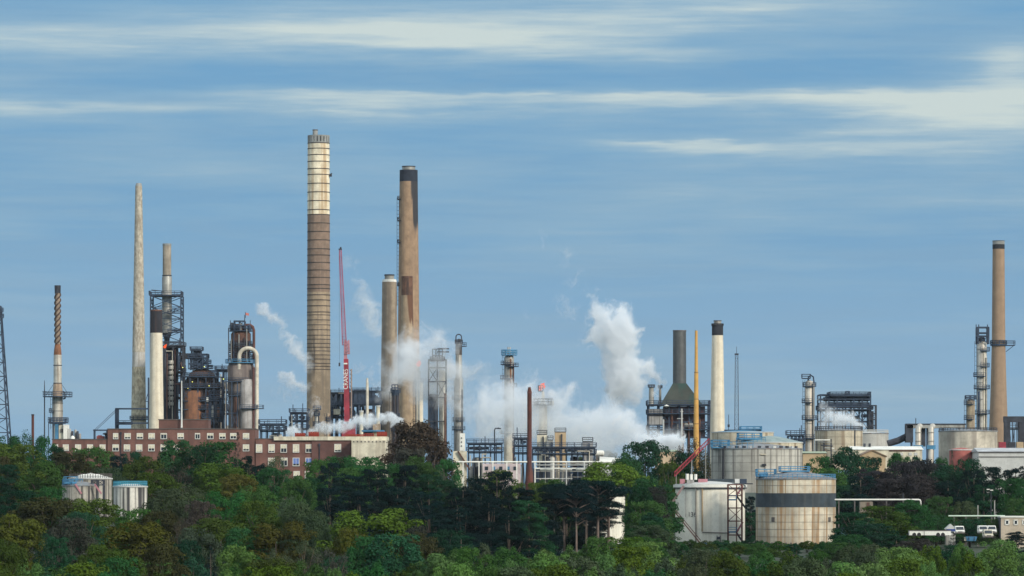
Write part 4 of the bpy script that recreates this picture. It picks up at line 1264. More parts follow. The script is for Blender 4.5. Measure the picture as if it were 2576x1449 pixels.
root, q = on_roof('red_roof_box', 'dull red box under the small portal frame', 'box', 252, 1106)
MB().box((0, 1.2, q.w(4.5)), (q.w(19), 2, q.w(9))).build('casing', M_REDROOF, root)
MB().box((-q.w(2), 1.2, q.w(10)), (q.w(10), 1.4, q.w(2))).build('lid', M_RED, root)
root, q = on_roof('roof_vent', 'black mushroom roof vent against the corner of main brick block', 'vent', 266, 1106)
MB().tube([(0, 0, 0), (0, 0, q.w(13))], 0.25, 8).build('stalk', M_DARK, root)
MB().lathe([(0.3, q.w(12)), (0.9, q.w(13.5)), (0.8, q.w(16)), (0.1, q.w(18))], 12).build('cowl', M_DARK, root)
root, q = on_roof('flagpole', 'white flagpole on the brick block in front of the rusty reactor', 'flagpole', 457, 1079, 1122)
MB().tube([(0, 0, 0), (0, 0, q.z(1060)), (0, 0, q.z(958))], [0.28, 0.22, 0.12], 8).build('pole', M_WHITE, root)
MB().box((0, 0, q.z(1078)), (0.8, 0.8, 0.5)).build('foot', M_COPING, root)

# ---- red skips and boxes behind the right wing's roof
for k, (xa, xb, t_, lab) in enumerate(((743, 766, 1090, 'low orange-red crate left of the tallest chimney foot'), (777, 800, 1087, 'taller orange-red crate in front of the tallest chimney foot'),
                                      (870, 916, 1093, 'long flat red skip beneath the low steam'), (917, 939, 1091, 'dark-topped red crate beside the long flat skip'),
                                      (949, 972, 1087, 'orange-red caged crate beside the round reddish tree'))):
    q = P((xa + xb) / 2, 1150)
    q.g = HC - (1100 - HY) * q.k
    root = thing('red_crate', lab, 'crate', q, 'red crates behind the brick wing')
    x0, x1, zt = q.x(xa), q.x(xb), q.z(t_)
    MB().box((0, 1.2, zt * 0.5 - 1.5), (x1 - x0 - 0.2, 2.2, zt + 2.6)).build('body', M_REDBOX if k != 3 else M_DARK, root)
    frame(root, x0, x1, 0, 2.4, [-3, zt * 0.5, zt], 4, mat('dark_orange_frame', (0.30, 0.04, 0.02)), 0.22)
q = P(858, 1190)

# ---- process units between things
root, _ = process_unit('process_unit', 'small blue and white process unit right of hooked-pipe column', 655, 714, 1070, 1260, 7, seed=21, levels=2, nx=4, m=M_NAVY, items=10, mats=[M_BLUE, M_STEEL, M_WHITE, M_NAVY], w=0.35, low=1100)
root, _ = process_unit('process_unit', 'dark process unit tucked left of the tallest chimney foot', 731, 772, 1040, 1500, 8, seed=22, levels=3, nx=3, m=M_NAVY, items=8, mats=[M_NAVY, M_DARK], w=0.6, low=1100)
root, p = process_unit('furnace_house', 'navy open furnace building behind the red crane', 832, 912, 990, 1720, 16, seed=23, levels=3, nx=6, m=M_NAVY, items=12, mats=[M_NAVY, M_DARK, M_STEEL2, M_NAVY], w=0.7, low=1080)
MB().box((p.x(868), 8, p.z(1003)), (p.w(74), 12, p.w(26))).build('casing', M_NAVY, root)
MB().box((p.x(848), -1.2, p.z(1036)), (p.w(17), 1, p.w(14))).build('cream_panel', M_CREAM, root)
root, p = process_unit('conveyor_house', 'navy furnace building with a sloping right roof beside white post', 886, 956, 986, 1700, 12, seed=24, levels=3, nx=4, m=M_NAVY, items=10, mats=[M_NAVY, M_DARK, M_STEEL, M_RUST], w=0.7, low=1080)
b = MB()
for y in (0.0, 12.0):
    b.v += [(p.x(890), y, p.z(1015)), (p.x(890), y, p.z(980)), (p.x(928), y, p.z(980)), (p.x(956), y, p.z(1002)), (p.x(956), y, p.z(1015))]
b.f = [(0, 4, 3, 2, 1), (5, 6, 7, 8, 9)] + [(k, k + 1 if k < 4 else 0, (k + 1 if k < 4 else 0) + 5, k + 5) for k in range(5)]
b.build('casing', M_NAVY, root)
q = P(924, 1420)
root = thing('white_post', 'tall plain white post standing right of the red crane', 'post', q)
MB().tube([(0, 0, 0), (0, 0, q.z(966)), (0, 0, q.z(951))], [q.w(4), q.w(3.4), q.w(2)], 10).build('post', M_PALEPIPE, root)
for x_, t_, y_, lab in ((909, 1035, 1330, 'short cream vent chimney amid low steam behind brick roof'), (951, 1022, 1480, 'short pale vent chimney left of the dark twin-pipe column')):
    q = P(x_, y_)
    root = thing('vent_chimney', lab, 'chimney', q)
    MB().lathe([(q.w(5), 0), (q.w(4.8), q.z(t_))], 16).build('shaft', M_CREAM, root)
    MB().lathe([(q.w(5.8), q.z(t_) - 0.3), (q.w(5.8), q.z(t_) + 0.3)], 16).build('rim', M_GREYWALL, root)
root, p = column('small_column', 'thin grey column with a dark railed top before the tallest chimney', 797, 4.5, 1030, 1350, M_STEEL2, plats=((1032, 'f', 6), (1046, 'f', 4), (1072, 'f', 5)), pipes=((5, 1.2, 1040, 1110, M_DARK),))
root, p = column('small_column', 'little tan column with red fitting at right foot of tallest chimney', 826, 3.6, 1040, 1350, M_BAND_TAN, plats=((1060, 'f', 4),), pipes=((4, 1.0, 1045, 1110, M_RUST2),))
q = P(938, 1300)
root = thing('storage_shed', 'low blue and tan shed between brick roof and dark twin-pipe column', 'shed', q)
MB().box((q.x(926), 3, q.z(1068) / 2), (q.w(24), 6, q.z(1068))).build('blue_bay', M_NAVY, root)
MB().box((q.x(947), 3, q.z(1066) / 2), (q.w(18), 6.4, q.z(1066))).build('tan_bay', M_BAND_TAN, root)
MB().box((q.x(938), 3, q.z(1084)), (q.w(56), 8, 0.5)).build('canopy', M_BLUE, root)

# ---- plant behind the white pipe line
root, _ = process_unit('process_unit', 'dark process deck with white drums right of slender column', 1178, 1262, 1118, 1330, 8, seed=41, levels=2, nx=6, m=M_NAVY, items=14, mats=[M_NAVY, M_STEEL2, M_PALEPIPE, M_DARK, M_WHITE], w=0.4, low=1160)
q = P(1244, 1340)
root = thing('lamp_mast', 'thin bent lamp mast beside foot of the blue-topped column', 'mast', q)
MB().tube([(0, 0, 0), (0, 0, q.z(1082)), (q.w(2), 0, q.z(1078)), (q.w(12), 0, q.z(1077))], 0.22, 6).build('pole', M_DARK, root)
MB().box((q.w(12), 0, q.z(1078)), (1.2, 0.6, 0.4)).build('lamp_head', M_DARK, root)
root, _ = process_unit('process_unit', 'blue and grey process unit left of rusty front pole', 1294, 1326, 1105, 1310, 7, seed=42, levels=3, nx=3, m=M_NAVY, items=8, mats=[M_BLUE, M_STEEL2, M_NAVY], w=0.4, low=1160)
root, _ = process_unit('process_unit', 'crowded dark process unit right of rusty front pole under the steam', 1340, 1496, 1128, 1300, 9, seed=43, levels=2, nx=11, m=M_NAVY, items=30, mats=[M_NAVY, M_DARK, M_STEEL2, M_DARK, M_PALEPIPE, M_BROWNPIPE], w=0.4, pipes=14, low=1160)
for xa, xb, t_, m_, lab, y_ in ((1351, 1376, 1094, M_CREAM, 'pale cream square silo right of rusty front pole', 1340), (1396, 1424, 1088, M_TAN, 'tan square silo partly veiled by low steam', 1350), (1378, 1392, 1108, M_STEEL2, 'narrow grey bin between the cream and tan silos', 1335), (1466, 1492, 1112, M_CORR, 'grey box bin at right end of the process units', 1320)):
    q = P((xa + xb) / 2, y_)
    root = thing('silo', lab, 'silo', q)
    MB().box((0, 4, q.z(t_) / 2), (q.w(xb - xa), 7, q.z(t_))).build('body', m_, root)
    deck_box(root, -q.w((xb - xa) / 2), q.w((xb - xa) / 2), 0.5, 7.5, q.z(t_), M_DARK, t=0.14)
    MB().tube([(q.w(3), -0.1, 0), (q.w(3), -0.1, q.z(t_ + 4))], 0.25, 6).build('pipe', M_DARK, root)
q = P(1508, 1330)
root = thing('horizontal_tank', 'white horizontal tank end with a rusty patch near distant trees', 'tank', q)
drum(root, (-q.w(9), 0, q.z(1140)), (q.w(9), 0, q.z(1140)), q.w(7), M_WHITE)
for s in (-6, 6):
    MB().box((q.w(s), 0, q.z(1146) / 2), (0.8, 1.2, q.z(1146))).build('saddle', M_COPING, root)
q = P(1540, 1300)
root = thing('white_shed', 'low white-roofed shed at right end of the white pipe line', 'shed', q)
MB().box((0, 4, q.z(1160) / 2), (q.w(62), 8, q.z(1160))).build('wall', M_GREYWALL, root)
b = MB()
b.v = [(-q.w(32), -0.4, q.z(1160)), (q.w(32), -0.4, q.z(1160)), (q.w(32), 8.4, q.z(1160)), (-q.w(32), 8.4, q.z(1160)), (-q.w(31), 4, q.z(1148)), (q.w(20), 4, q.z(1152))]
b.f = [(0, 1, 5, 4), (2, 3, 4, 5), (1, 2, 5), (3, 0, 4), (3, 2, 1, 0)]
b.build('roof', M_WHITE, root)
# white pipe line on trestles
q = P(1355, 1180)
root = thing('pipe_line', 'long straight white pipe line on white trestles above the dark pines', 'pipe', q)
MB().tube([(q.x(1148), 0, q.z(1162)), (q.x(1565), 0, q.z(1162))], q.w(2.0), 10).build('main_pipe', M_WHITE, root)
for dy, pr, m_ in ((1170, 1.5, M_GREYWALL), (1178, 1.9, M_WHITE), (1185, 1.2, M_STEEL2)):
    MB().tube([(q.x(1345), dy - 1168, q.z(dy)), (q.x(1480), dy - 1168, q.z(dy))], q.w(pr), 8).build('pipe', m_, root)
MB().tube([(q.x(1348), -0.4, q.z(1204)), (q.x(1440), -0.4, q.z(1204))], q.w(1), 6).build('handrail', M_GREYWALL, root)
for x_ in (1165, 1205, 1240, 1275, 1300, 1346, 1392, 1425, 1470, 1510, 1545):
    MB().box((q.x(x_), 0, q.z(1163) / 2), (q.w(3), 0.6, q.z(1163))).build('trestle', M_WHITE if x_ < 1400 else M_GREYWALL, root)
for x_ in (1360, 1410, 1450):
    drum(root, (q.x(x_), 3, q.z(1180)), (q.x(x_ + 28), 3, q.z(1180)), q.w(3.4), M_WHITE)
q = P(1262, 1220)
root = thing('control_house', 'blue-shuttered pale pink control house under the white pipe line', 'building', q)
MB().box((0, 5, q.z(1166) / 2), (q.w(96), 8, q.z(1166))).build('wall', mat('pale_pink_render', (0.5, 0.42, 0.42), var=0.2), root)
for k in range(5):
    MB().box((q.x(1224 + 18 * k), 0.9, q.z(1178)), (q.w(8), 0.2, q.w(9))).build('window', M_BLUE if k % 2 else M_GLASS, root)
q = P(1157, 1190)
root = thing('white_hut', 'small white and cream hut at the foot of the slender column', 'hut', q)
MB().box((0, 3, q.z(1135) / 2), (q.w(34), 6, q.z(1135))).build('wall', M_CREAM, root)
MB().box((q.x(1163), 2, q.z(1112)), (q.w(13), 4, q.w(44))).build('turret', M_WHITE, root)
for yy in (1102, 1112, 1122):
    MB().box((q.x(1161), -0.1, q.z(yy)), (q.w(3), 0.2, q.w(3))).build('window', M_GLASS, root)
MB().bar((q.x(1152), -0.6, q.z(1135)), (q.x(1182), -0.6, q.z(1182)), 0.5).build('stair', M_RUST, root)


# ================================================================== TANKS
def tank(name, label, px, hw, rim, Y, m, base_py=None, apex=None, roof_m=M_TANKROOF, bands=(), rail=None, seams=(), n=64, cat='storage tank'):
    p = P(px, Y)
    if base_py is not None:
        p.g = HC - (base_py - HY) * p.k
    root = thing(name, label, cat, p)
    r, zt = p.w(hw), p.z(rim)
    MB().lathe([(r, -3.0), (r, zt)], n).build('shell', m, root)
    MB().ring(r - 0.05, r + 0.16, zt - 0.25, 0.3, n).build('top_curb', M_GREYWALL if roof_m is not M_TANKROOF else roof_m, root)
    if apex is not None:
        za = p.z(apex)
        MB().lathe([(r + 0.1, zt + 0.02), (r * 0.66, zt + (za - zt) * 0.45), (r * 0.3, zt + (za - zt) * 0.85), (0.05, za)], n, cap=False).build('roof', roof_m, root)
    for ya, yb, bm in bands:
        MB().ring(r - 0.05, r + 0.05, p.z(yb), p.z(ya) - p.z(yb), n).build('painted_band', bm, root)
    for sy in seams:
        MB().ring(r - 0.03, r + 0.03, p.z(sy), 0.08, n).build('plate_seam', M_COPING, root)
    if rail:
        a0, a1, rm, hh = rail
        mb = MB()
        k = max(6, int(abs(a1 - a0) / 7))
        for j in range(k + 1):
            a = R(a0 + (a1 - a0) * j / k)
            mb.bar((r * 0.99 * math.cos(a), r * 0.99 * math.sin(a), zt), (r * 0.99 * math.cos(a), r * 0.99 * math.sin(a), zt + hh), 0.12)
        for h in (0.5, 1.0):
            mb.ring(r * 0.99 - 0.07, r * 0.99 + 0.07, zt + hh * h - 0.07, 0.14, max(16, k), (0, 0), a0, a1)
        mb.build('railing', rm, root)
    return root, p, r, zt


# near tank with the dark band
root, p, r, zt = tank('storage_tank', 'rust-streaked pale storage tank with a broad slate-blue band', 2002, 100.5, 1204, 1000, M_TANKRUST, 1371, 1184, bands=((1240.5, 1275.5, M_TANKBAND),), rail=(0, 360, M_BLUE, 1.1), seams=(1222, 1295, 1313, 1331, 1350))
deck_box(root, p.x(1903), p.x(1950), -4, 4, zt + 0.4, M_BLUE, t=0.16, rail=1.6)
deck_box(root, p.x(1962), p.x(2035), -3, 5, p.z(1187), M_BLUE, t=0.14, rail=1.0)
MB().box((p.x(1921), 0, p.z(1196)), (2.2, 1.5, 1.2)).build('blue_casing', M_BLUE, root)
for k in range(24):
    a = R(188 + k * 164 / 23)
    MB().box(((r + 0.1) * math.cos(a), (r + 0.1) * math.sin(a), 0.35), (0.5, 0.35, 0.8), a).build('anchor_chair', M_COPING, root)
for a in (232, 322):
    MB().box(((r + 0.02) * math.cos(R(a)), (r + 0.02) * math.sin(R(a)), p.z(1306)), (0.3, 0.9, 1.1), R(a)).build('inspection_plate', M_COPING, root)
MB().tube([(p.x(2098), -3, 0.6), (p.x(2106), -3.5, 1.0), (p.x(2110), -3.6, -0.5)], 0.25, 8).build('outlet_pipe', M_GREYWALL, root)
# white numbered tank
root, p, r, zt = tank('storage_tank', 'white storage tank numbered 136 with a red stair tower on its side', 1786.5, 87.5, 1218, 1030, M_TANKWHITE, 1370, None, M_GREYWALL, seams=())
MB().lathe([(r - 0.1, zt - 0.05), (r * 0.5, zt + 0.5), (0.05, zt + 0.8)], 64, cap=False).build('roof', M_GREYWALL, root)
MB().ring(r - 0.1, r + 0.55, p.z(1226), 0.7, 64).build('roof_curb', M_WHITE, root)
MB().ring(r + 0.0, r + 0.5, p.z(1229), 0.25, 64).build('curb_shadow_strip', M_DARK, root)  # dark ring stands in for the shade under the roof curb
a0 = -math.pi / 2 + math.asin((1738 - 1786.5) / 87.5)
lettering('136', p.w(17), mat('faded_black_lettering', (0.05, 0.05, 0.055)), root, 'painted_number',
          lambda c: Vector(((r + 0.1) * math.cos(a0 + c.x / r), (r + 0.1) * math.sin(a0 + c.x / r), p.z(1294) + c.y)))


def arc_pipe(px, py0, py1, rad_, m, name='pipe'):
    a = -math.pi / 2 + math.asin((px - 1786.5) / 87.5)
    q_ = ((r + 0.3) * math.cos(a), (r + 0.3) * math.sin(a))
    MB().tube([(q_[0], q_[1], p.z(py1)), (q_[0], q_[1], p.z(py0))], rad_, 8).build(name, m, root)
    return a


arc_pipe(1748, 1222, 1366, 0.2, M_STEEL2)
arc_pipe(1724, 1232, 1300, 0.09, M_CORR)
a1 = arc_pipe(1763, 1228, 1336, 0.17, mat('ochre_stained_pipe', (0.34, 0.24, 0.13)))
pts = []
for k in range(14):
    a = a1 + (k / 13) * 0.78
    pts.append(((r + 0.3) * math.cos(a), (r + 0.3) * math.sin(a), p.z(1338 + k * 0.15)))
MB().tube(pts, 0.12, 6).build('ring_pipe', M_COPING, root)
MB().box((p.x(1803), -r - 0.5, p.z(1352)), (p.w(10), 0.8, p.w(6))).build('valve_box', M_DARK, root)
for x_ in (1799, 1807):
    MB().bar((p.x(x_), -r - 0.5, p.z(1366)), (p.x(x_), -r - 0.5, p.z(1346)), 0.2).build('valve_leg', M_DARK, root)
for x_, t_ in ((1727, 1192), (1737, 1193), (1748, 1193)):
    MB().lathe([(p.w(4), p.z(1207)), (p.w(4), p.z(t_))], 14, (p.x(x_), -4)).build('roof_vent_drum', M_WHITE, root)
MB().box((p.x(1735), -4, p.z(1212)), (p.w(18), 2, p.w(9))).build('vent_base', M_CORR, root)
for xa, xb in ((1709, 1722), (1755, 1778)):
    MB().box((p.x((xa + xb) / 2), -3, p.z(1211)), (p.w(xb - xa), 2, p.w(12))).build('pink_roof_box', M_PINK, root)
for xa, xb, m_ in ((1781, 1848, M_TANKBAND), (1850, 1862, M_GREYWALL), (1863, 1880, M_NAVY)):
    MB().box((p.x((xa + xb) / 2), 4, p.z(1211)), (p.w(xb - xa), 3, p.w(13))).build('roof_cabin', m_, root)
MB().box((p.x(1865), -4.5, p.z(1217)), (p.w(52), 1.2, 0.3)).build('walkway', M_DARK, root)
# stair tower against the white tank
p = P(1850, 1015)
p.g = HC - (1378 - HY) * p.k
root = thing('stair_tower', 'dark red open steel stair tower against right side of the white numbered tank', 'stair tower', p)
rr = M_RUSTPOLE
frame(root, p.x(1832), p.x(1867), 0, 2.6, [0, p.z(1346), p.z(1311), p.z(1278), p.z(1247), p.z(1219)], 1, rr, 0.3, [(0, 4), (0, 2)])
MB().bar((p.x(1853), 0, 0), (p.x(1853), 0, p.z(1219)), 0.28).build('post', rr, root)
for ya, yb in ((1247, 1278), (1340, 1374)):
    for d in (0, 5):
        MB().bar((p.x(1853), 0.4 + d * 0.2, p.z(ya)), (p.x(1876), 0.4 + d * 0.2, p.z(yb)), 0.4).build('stair_flight', M_DARK, root)
for ya, yb in ((1247, 1222), (1340, 1313)):
    MB().bar((p.x(1853), 0.6, p.z(ya)), (p.x(1869), 0.6, p.z(yb)), 0.45).build('stair_flight', M_PINK, root)
for yy in (1259, 1340):
    deck_box(root, p.x(1833), p.x(1853), -0.1, 2.7, p.z(yy), M_BLUE, t=0.1, rail=1.0, name='landing')
# folded stair on its left
p = P(1711, 1012)
p.g = HC - (1370 - HY) * p.k
root = thing('folded_stair', 'rusty pink stair folding down the left side of the white numbered tank', 'stair', p)
MB().bar((p.x(1720), 0, p.z(1222)), (p.x(1685), 0, p.z(1273)), 0.55).build('upper_flight', mat('dusty_pink_brown', (0.24, 0.17, 0.165), var=0.2), root)
MB().bar((p.x(1686), 0, p.z(1274)), (p.x(1761), 0, p.z(1366)), 0.3).bar((p.x(1690), 0, p.z(1271)), (p.x(1763), 0, p.z(1360)), 0.2).build('lower_flight', M_BROWNPIPE, root)
deck_box(root, p.x(1678), p.x(1693), -0.7, 0.9, p.z(1276), M_STEEL2, t=0.1, name='landing')
MB().bar((p.x(1683), 0.4, 0), (p.x(1683), 0.4, p.z(1276)), 0.2).build('post', M_STEEL2, root)
q = P(1797, 1000)
q.g = HC - (1382 - HY) * q.k
root = thing('pump_shelter', 'low blue-grey pump shelter at the foot of the white numbered tank', 'shelter', q)
MB().box((0, 0, q.z(1367)), (q.w(72), 2.4, 0.35)).build('roof', M_BLUEROOF, root)
MB().box((q.w(8), 0.2, q.z(1375)), (q.w(50), 1.6, q.w(12))).build('wall', mat('pale_blue_grey_panel', (0.36, 0.38, 0.42), var=0.2), root)
# back streaked tank and its stair
root, p, r, zt = tank('storage_tank', 'wide grey storage tank with black vertical run-off streaks and a low cone roof', 1903.5, 114.5, 1128.5, 1110, M_TANKGREY, 1212, 1115, rail=(120, 262, M_BLUE, 1.8), seams=(1148, 1165, 1186))
MB().tube([(p.x(1815), -r * 0.72, 0), (p.x(1815), -r * 0.72, zt)], 0.35, 8).build('black_riser_pipe', M_BLACK, root)
deck_box(root, p.x(1789), p.x(1832), -7, 2, p.z(1128), M_BLUE, t=0.22, rail=1.9)
MB().box((p.x(1912), -r - 0.1, p.z(1144)), (p.w(14), 0.25, p.w(3))).build('pale_plate', M_CREAM, root)
MB().box((p.x(1915), -r - 0.3, p.z(1170)), (p.w(10), 0.5, p.w(5))).build('black_vent', M_BLACK, root)
for k in range(14):
    a = R(200 + k * 10)
    MB().box(((r - 0.5) * math.cos(a), (r - 0.5) * math.sin(a), zt + 0.35), (0.5, 0.9, 0.6), a).build('rim_vent', M_DARK if k % 3 else M_GREYWALL, root)
p = P(1740, 1080)
root = thing('sloping_stair', 'long dark red stair sloping up to the streaked grey tank', 'stair', p)
mb = MB()
A_, B_ = Vector((p.x(1697), 0, p.z(1198))), Vector((p.x(1784), 0, p.z(1113)))
for d in (0, 1.1):
    for h in (0, 1.1):
        mb.bar(A_ + Vector((0, d, h)), B_ + Vector((0, d, h)), 0.24)
for k in range(24):
    t_ = A_.lerp(B_, k / 23)
    mb.bar(t_, t_ + Vector((0, 0, 1.1)), 0.12).bar(t_, t_ + Vector((0, 1.1, 0)), 0.2)
mb.build('flight', M_RED, root)
for f_ in (0.05, 0.5, 0.9):
    t_ = A_.lerp(B_, f_)
    MB().bar((t_.x, 0.5, 0), (t_.x, 0.5, t_.z), 0.25).build('support_leg', M_STEEL2, root)
q = P(1752, 1090)
root = thing('lamp_post', 'small lamp post with a level arm beside the sloping red stair', 'lamp post', q)
MB().tube([(q.x(1812), 0, 0), (q.x(1812), 0, q.z(1221))], 0.12, 6)
MB().tube([(q.x(1818 - 62), 0, 0), (q.x(1756), 0, q.z(1220))], 0.16, 6).build('post', M_DARK, root)
MB().tube([(q.x(1756), 0, q.z(1220)), (q.x(1790), 0, q.z(1222))], 0.14, 6).build('arm', M_GREYWALL, root)
MB().box((q.x(1812 - 60), 0, q.z(1219)), (1.0, 0.5, 0.3)).build('lamp_head', M_WHITE, root)
# cream tank behind with blue roof
root, p, r, zt = tank('storage_tank', 'cream storage tank with a blue-green cone roof behind the streaked grey tank', 1935, 84, 1113, 1200, M_TANKSTAIN, 1180, 1096, mat('blue_green_roof', (0.22, 0.29, 0.29), var=0.2), rail=(100, 260, M_BLUE, 1.4))
deck_box(root, p.x(1856), p.x(1914), -6, 4, p.z(1106), M_BLUE, t=0.22, rail=1.6)
root, p, r, zt = tank('storage_tank', 'low weathered tank with a flat dark gantry roof behind the blue-roofed cream tank', 1868, 78, 1087, 1330, M_TANKSTAIN, 1160, None, M_BLUEROOF)
MB().box((0, 0, p.z(1083)), (p.w(90), 8, 0.5)).build('gantry', M_DARK, root)
deck_box(root, p.x(1862), p.x(1914), -5, 4, p.z(1088), M_BLUE, t=0.25, rail=1.6)
MB().lathe([(r - 0.2, zt), (0.1, zt + 1.0)], 48, cap=False).build('roof', M_BLUEROOF, root)
root, _ = process_unit('pipe_manifold', 'small blue pipe manifold with upright vents left of the pale steel column', 1984, 2022, 1097, 1320, 6, seed=51, levels=2, nx=4, m=M_NAVY, items=6, mats=[M_BLUE, M_NAVY, M_TAN], w=0.35, low=1140)
# right-hand tank farm
root, p, r, zt = tank('storage_tank', 'stained tan and grey tank in front of the air cooler', 2110, 60, 1082, 1360, M_TANKSTAIN, 1160, None, M_TANKROOF, rail=(0, 360, M_DARK, 1.2), seams=(1100, 1118))
MB().lathe([(r - 0.1, zt), (0.1, zt + 0.6)], 48, cap=False).build('roof', M_TANKROOF, root)
MB().tube([(p.x(2146), -r * 0.8, 0), (p.x(2146), -r * 0.8, zt)], 0.3, 8).build('riser_pipe', M_DARK, root)
root, p, r, zt = tank('storage_tank', 'plain pale grey tank tucked behind right of the stained tan tank', 2186, 49, 1090, 1450, mat('pale_grey_tank', (0.42, 0.42, 0.39), var=0.1, streak=(0.3, 0.28, 0.25), samt=0.5), 1150, None, M_TANKROOF, rail=(0, 360, M_GREYWALL, 1.2))
MB().lathe([(r - 0.1, zt), (0.1, zt + 0.6)], 48, cap=False).build('roof', M_GREYWALL, root)
root, p, r, zt = tank('storage_tank', 'wide stained grey tank below the tall silver column', 2435, 73.5, 1084, 1330, mat('patchy_grey_tank', (0.47, 0.43, 0.35), var=0.4, ns=0.16, streak=(0.22, 0.19, 0.16), samt=0.7, sscale=0.4, spread=0.04), 1165, None, M_TANKROOF, rail=(0, 360, M_DARK, 1.0))
MB().lathe([(r - 0.1, zt), (0.1, zt + 0.7)], 48, cap=False).build('roof', M_TANKROOF, root)
root, p, r, zt = tank('storage_tank', 'small faded red tank in front of the wide stained grey tank', 2418, 30, 1131, 1260, M_REDROOF, 1175, 1126, M_REDROOF)
root, p, r, zt = tank('storage_tank', 'small streaked tank with white cone roof among trees, back one of three', 228, 54, 1203, 930, mat('dirty_dark_streaked_tank', (0.36, 0.34, 0.29), var=0.25, streak=(0.06, 0.055, 0.055), samt=0.97, sscale=1.1, spread=0.012), 1268, 1190, M_WHITE, rail=(0, 360, M_COPING, 1.0))
root, p, r, zt = tank('storage_tank', 'small black-streaked tank with blue-grey roof among trees, front left one of three', 203, 46, 1220, 890, mat('dirty_dark_streaked_tank', (0.36, 0.34, 0.29)), 1275, 1211, M_TANKROOF, rail=(90, 250, M_BLUE, 1.3))
for xa, xb in ((195, 210), (243, 260)):
    MB().bar((p.x(xa), -r * 1.02, p.z(1218)), (p.x(xb), -r * 1.02, p.z(1242)), 0.35).build('stair_flight', M_PINK, root)
deck_box(root, p.x(165), p.x(195), -3.5, 1, zt + 0.3, M_BLUE, t=0.14)
frame(root, p.x(232), p.x(262), -2, 0.5, [0, zt, p.z(1208)], 2, M_DARK, 0.25, [(0, 1), (1, 1)])
root, p, r, zt = tank('storage_tank', 'small white and black streaked tank with teal railing, right one of three', 328, 42.5, 1223, 880, mat('black_white_streaked_tank', (0.62, 0.60, 0.53), var=0.15, streak=(0.035, 0.035, 0.04), samt=0.97, sscale=0.9, spread=0.01), 1274, 1216, M_GREYWALL, rail=(0, 360, M_TEALBLUE, 1.1))
root, p, r, zt = tank('storage_tank', 'white storage tank mostly hidden by flat-topped pines', 1522, 50.5, 1228, 1010, M_TANKWHITE, 1366, 1224, M_GREYWALL)
for yy, lab in ((1364, 'upper of two short pale pipes at foot of pine-hidden white tank'), (1368, 'lower of two short pale pipes at foot of pine-hidden white tank')):
    q = P(1585, 960 + (1368 - yy))
    root = thing('ground_pipe', lab, 'pipe', q)
    zz = q.z(yy)
    MB().tube([(q.x(1556), 0, zz), (q.x(1580), 0, zz), (q.x(1584), 0, zz + 0.3), (q.x(1590), 0, zz), (q.x(1610), 0, zz - 0.1)], 0.2, 8).build('pipe', M_WHITE, root)
    MB().box((q.x(1585), 0, zz / 2), (0.4, 0.4, max(0.3, zz))).build('support', M_COPING, root)

# ================================================================== RIGHT-HAND SHEDS, YARD, VEHICLES


def shed(name, label, xa, xb, eave, ridge, Y, wm, rm, depth=12, gable=False, cat='shed', base=None):
    q = P((xa + xb) / 2, Y)
    root = thing(name, label, cat, q)
    w_, ze, zr = q.w(xb - xa) / 2, q.z(eave), q.z(ridge)
    b = MB()
    if gable:
        b.v = [(-w_, 0, 0), (w_, 0, 0), (w_, 0, ze), (0, 0, zr), (-w_, 0, ze), (-w_, depth, 0), (w_, depth, 0), (w_, depth, ze), (0, depth, zr), (-w_, depth, ze)]
        b.f = [(0, 1, 2, 3, 4), (9, 8, 7, 6, 5), (1, 6, 7, 2), (0, 4, 9, 5)]
        b.build('wall', wm, root)
        c = MB()
        e = 0.4
        for s in (-1, 1):
            c.v += [(s * (w_ + e), -e, ze - e * 0.5), (0, -e, zr + 0.02), (0, depth + e, zr + 0.02), (s * (w_ + e), depth + e, ze - e * 0.5),
                    (s * (w_ + e), -e, ze - e * 0.5 + 0.3), (0, -e, zr + 0.32), (0, depth + e, zr + 0.32), (s * (w_ + e), depth + e, ze - e * 0.5 + 0.3)]
        for i in (0, 8):
            c.f += [(i, i + 1, i + 2, i + 3), (i + 4, i + 7, i + 6, i + 5), (i, i + 4, i + 5, i + 1), (i + 2, i + 6, i + 7, i + 3), (i + 3, i + 7, i + 4, i)]
        c.build('roof', rm, root)
    else:
        MB().box((0, depth / 2, ze / 2), (2 * w_, depth, ze)).build('wall', wm, root)
        b.v = [(-w_ - .4, -.4, ze), (w_ + .4, -.4, ze), (w_ + .4, depth + .4, ze), (-w_ - .4, depth + .4, ze), (-w_ - .4, depth / 2, zr), (w_ + .4, depth / 2, zr)]
        b.f = [(0, 1, 5, 4), (2, 3, 4, 5), (1, 2, 5), (3, 0, 4), (3, 2, 1, 0)]
        b.build('roof', rm, root)
    return root, q


root, q = shed('warehouse', 'long off-white warehouse with a pale shallow roof beside the tan gabled shed', 2145, 2320, 1131, 1122, 1230, M_CREAM, M_WHITE, 14, cat='warehouse')
for xa in (2268, 2290, 2304):
    MB().box((q.x(xa), -0.1, q.z(1142)), (q.w(8), 0.2, q.w(7))).build('window', M_GREYWALL, root)
MB().box((q.x(2270), -0.1, q.z(1134)), (q.w(66), 0.2, q.w(3))).build('ribbon_window', M_RUST, root)
for x_ in (2179, 2192):
    MB().box((q.x(x_), 6, q.z(1119)), (q.w(5), 1.4, q.w(8))).build('roof_cowl', M_DARK, root)
shed('gabled_shed', 'tan gabled shed with its end wall toward the trees', 2162, 2228, 1148, 1133.5, 1200, M_TAN, M_BROWNPIPE if False else mat('brown_sheet_roof', (0.22, 0.15, 0.10)), 14, True)
shed('tan_shed', 'plain tan shed with a pale green roof left of the tan gabled shed', 2020, 2078, 1140, 1135, 1180, M_TAN, M_GREENROOF, 12)
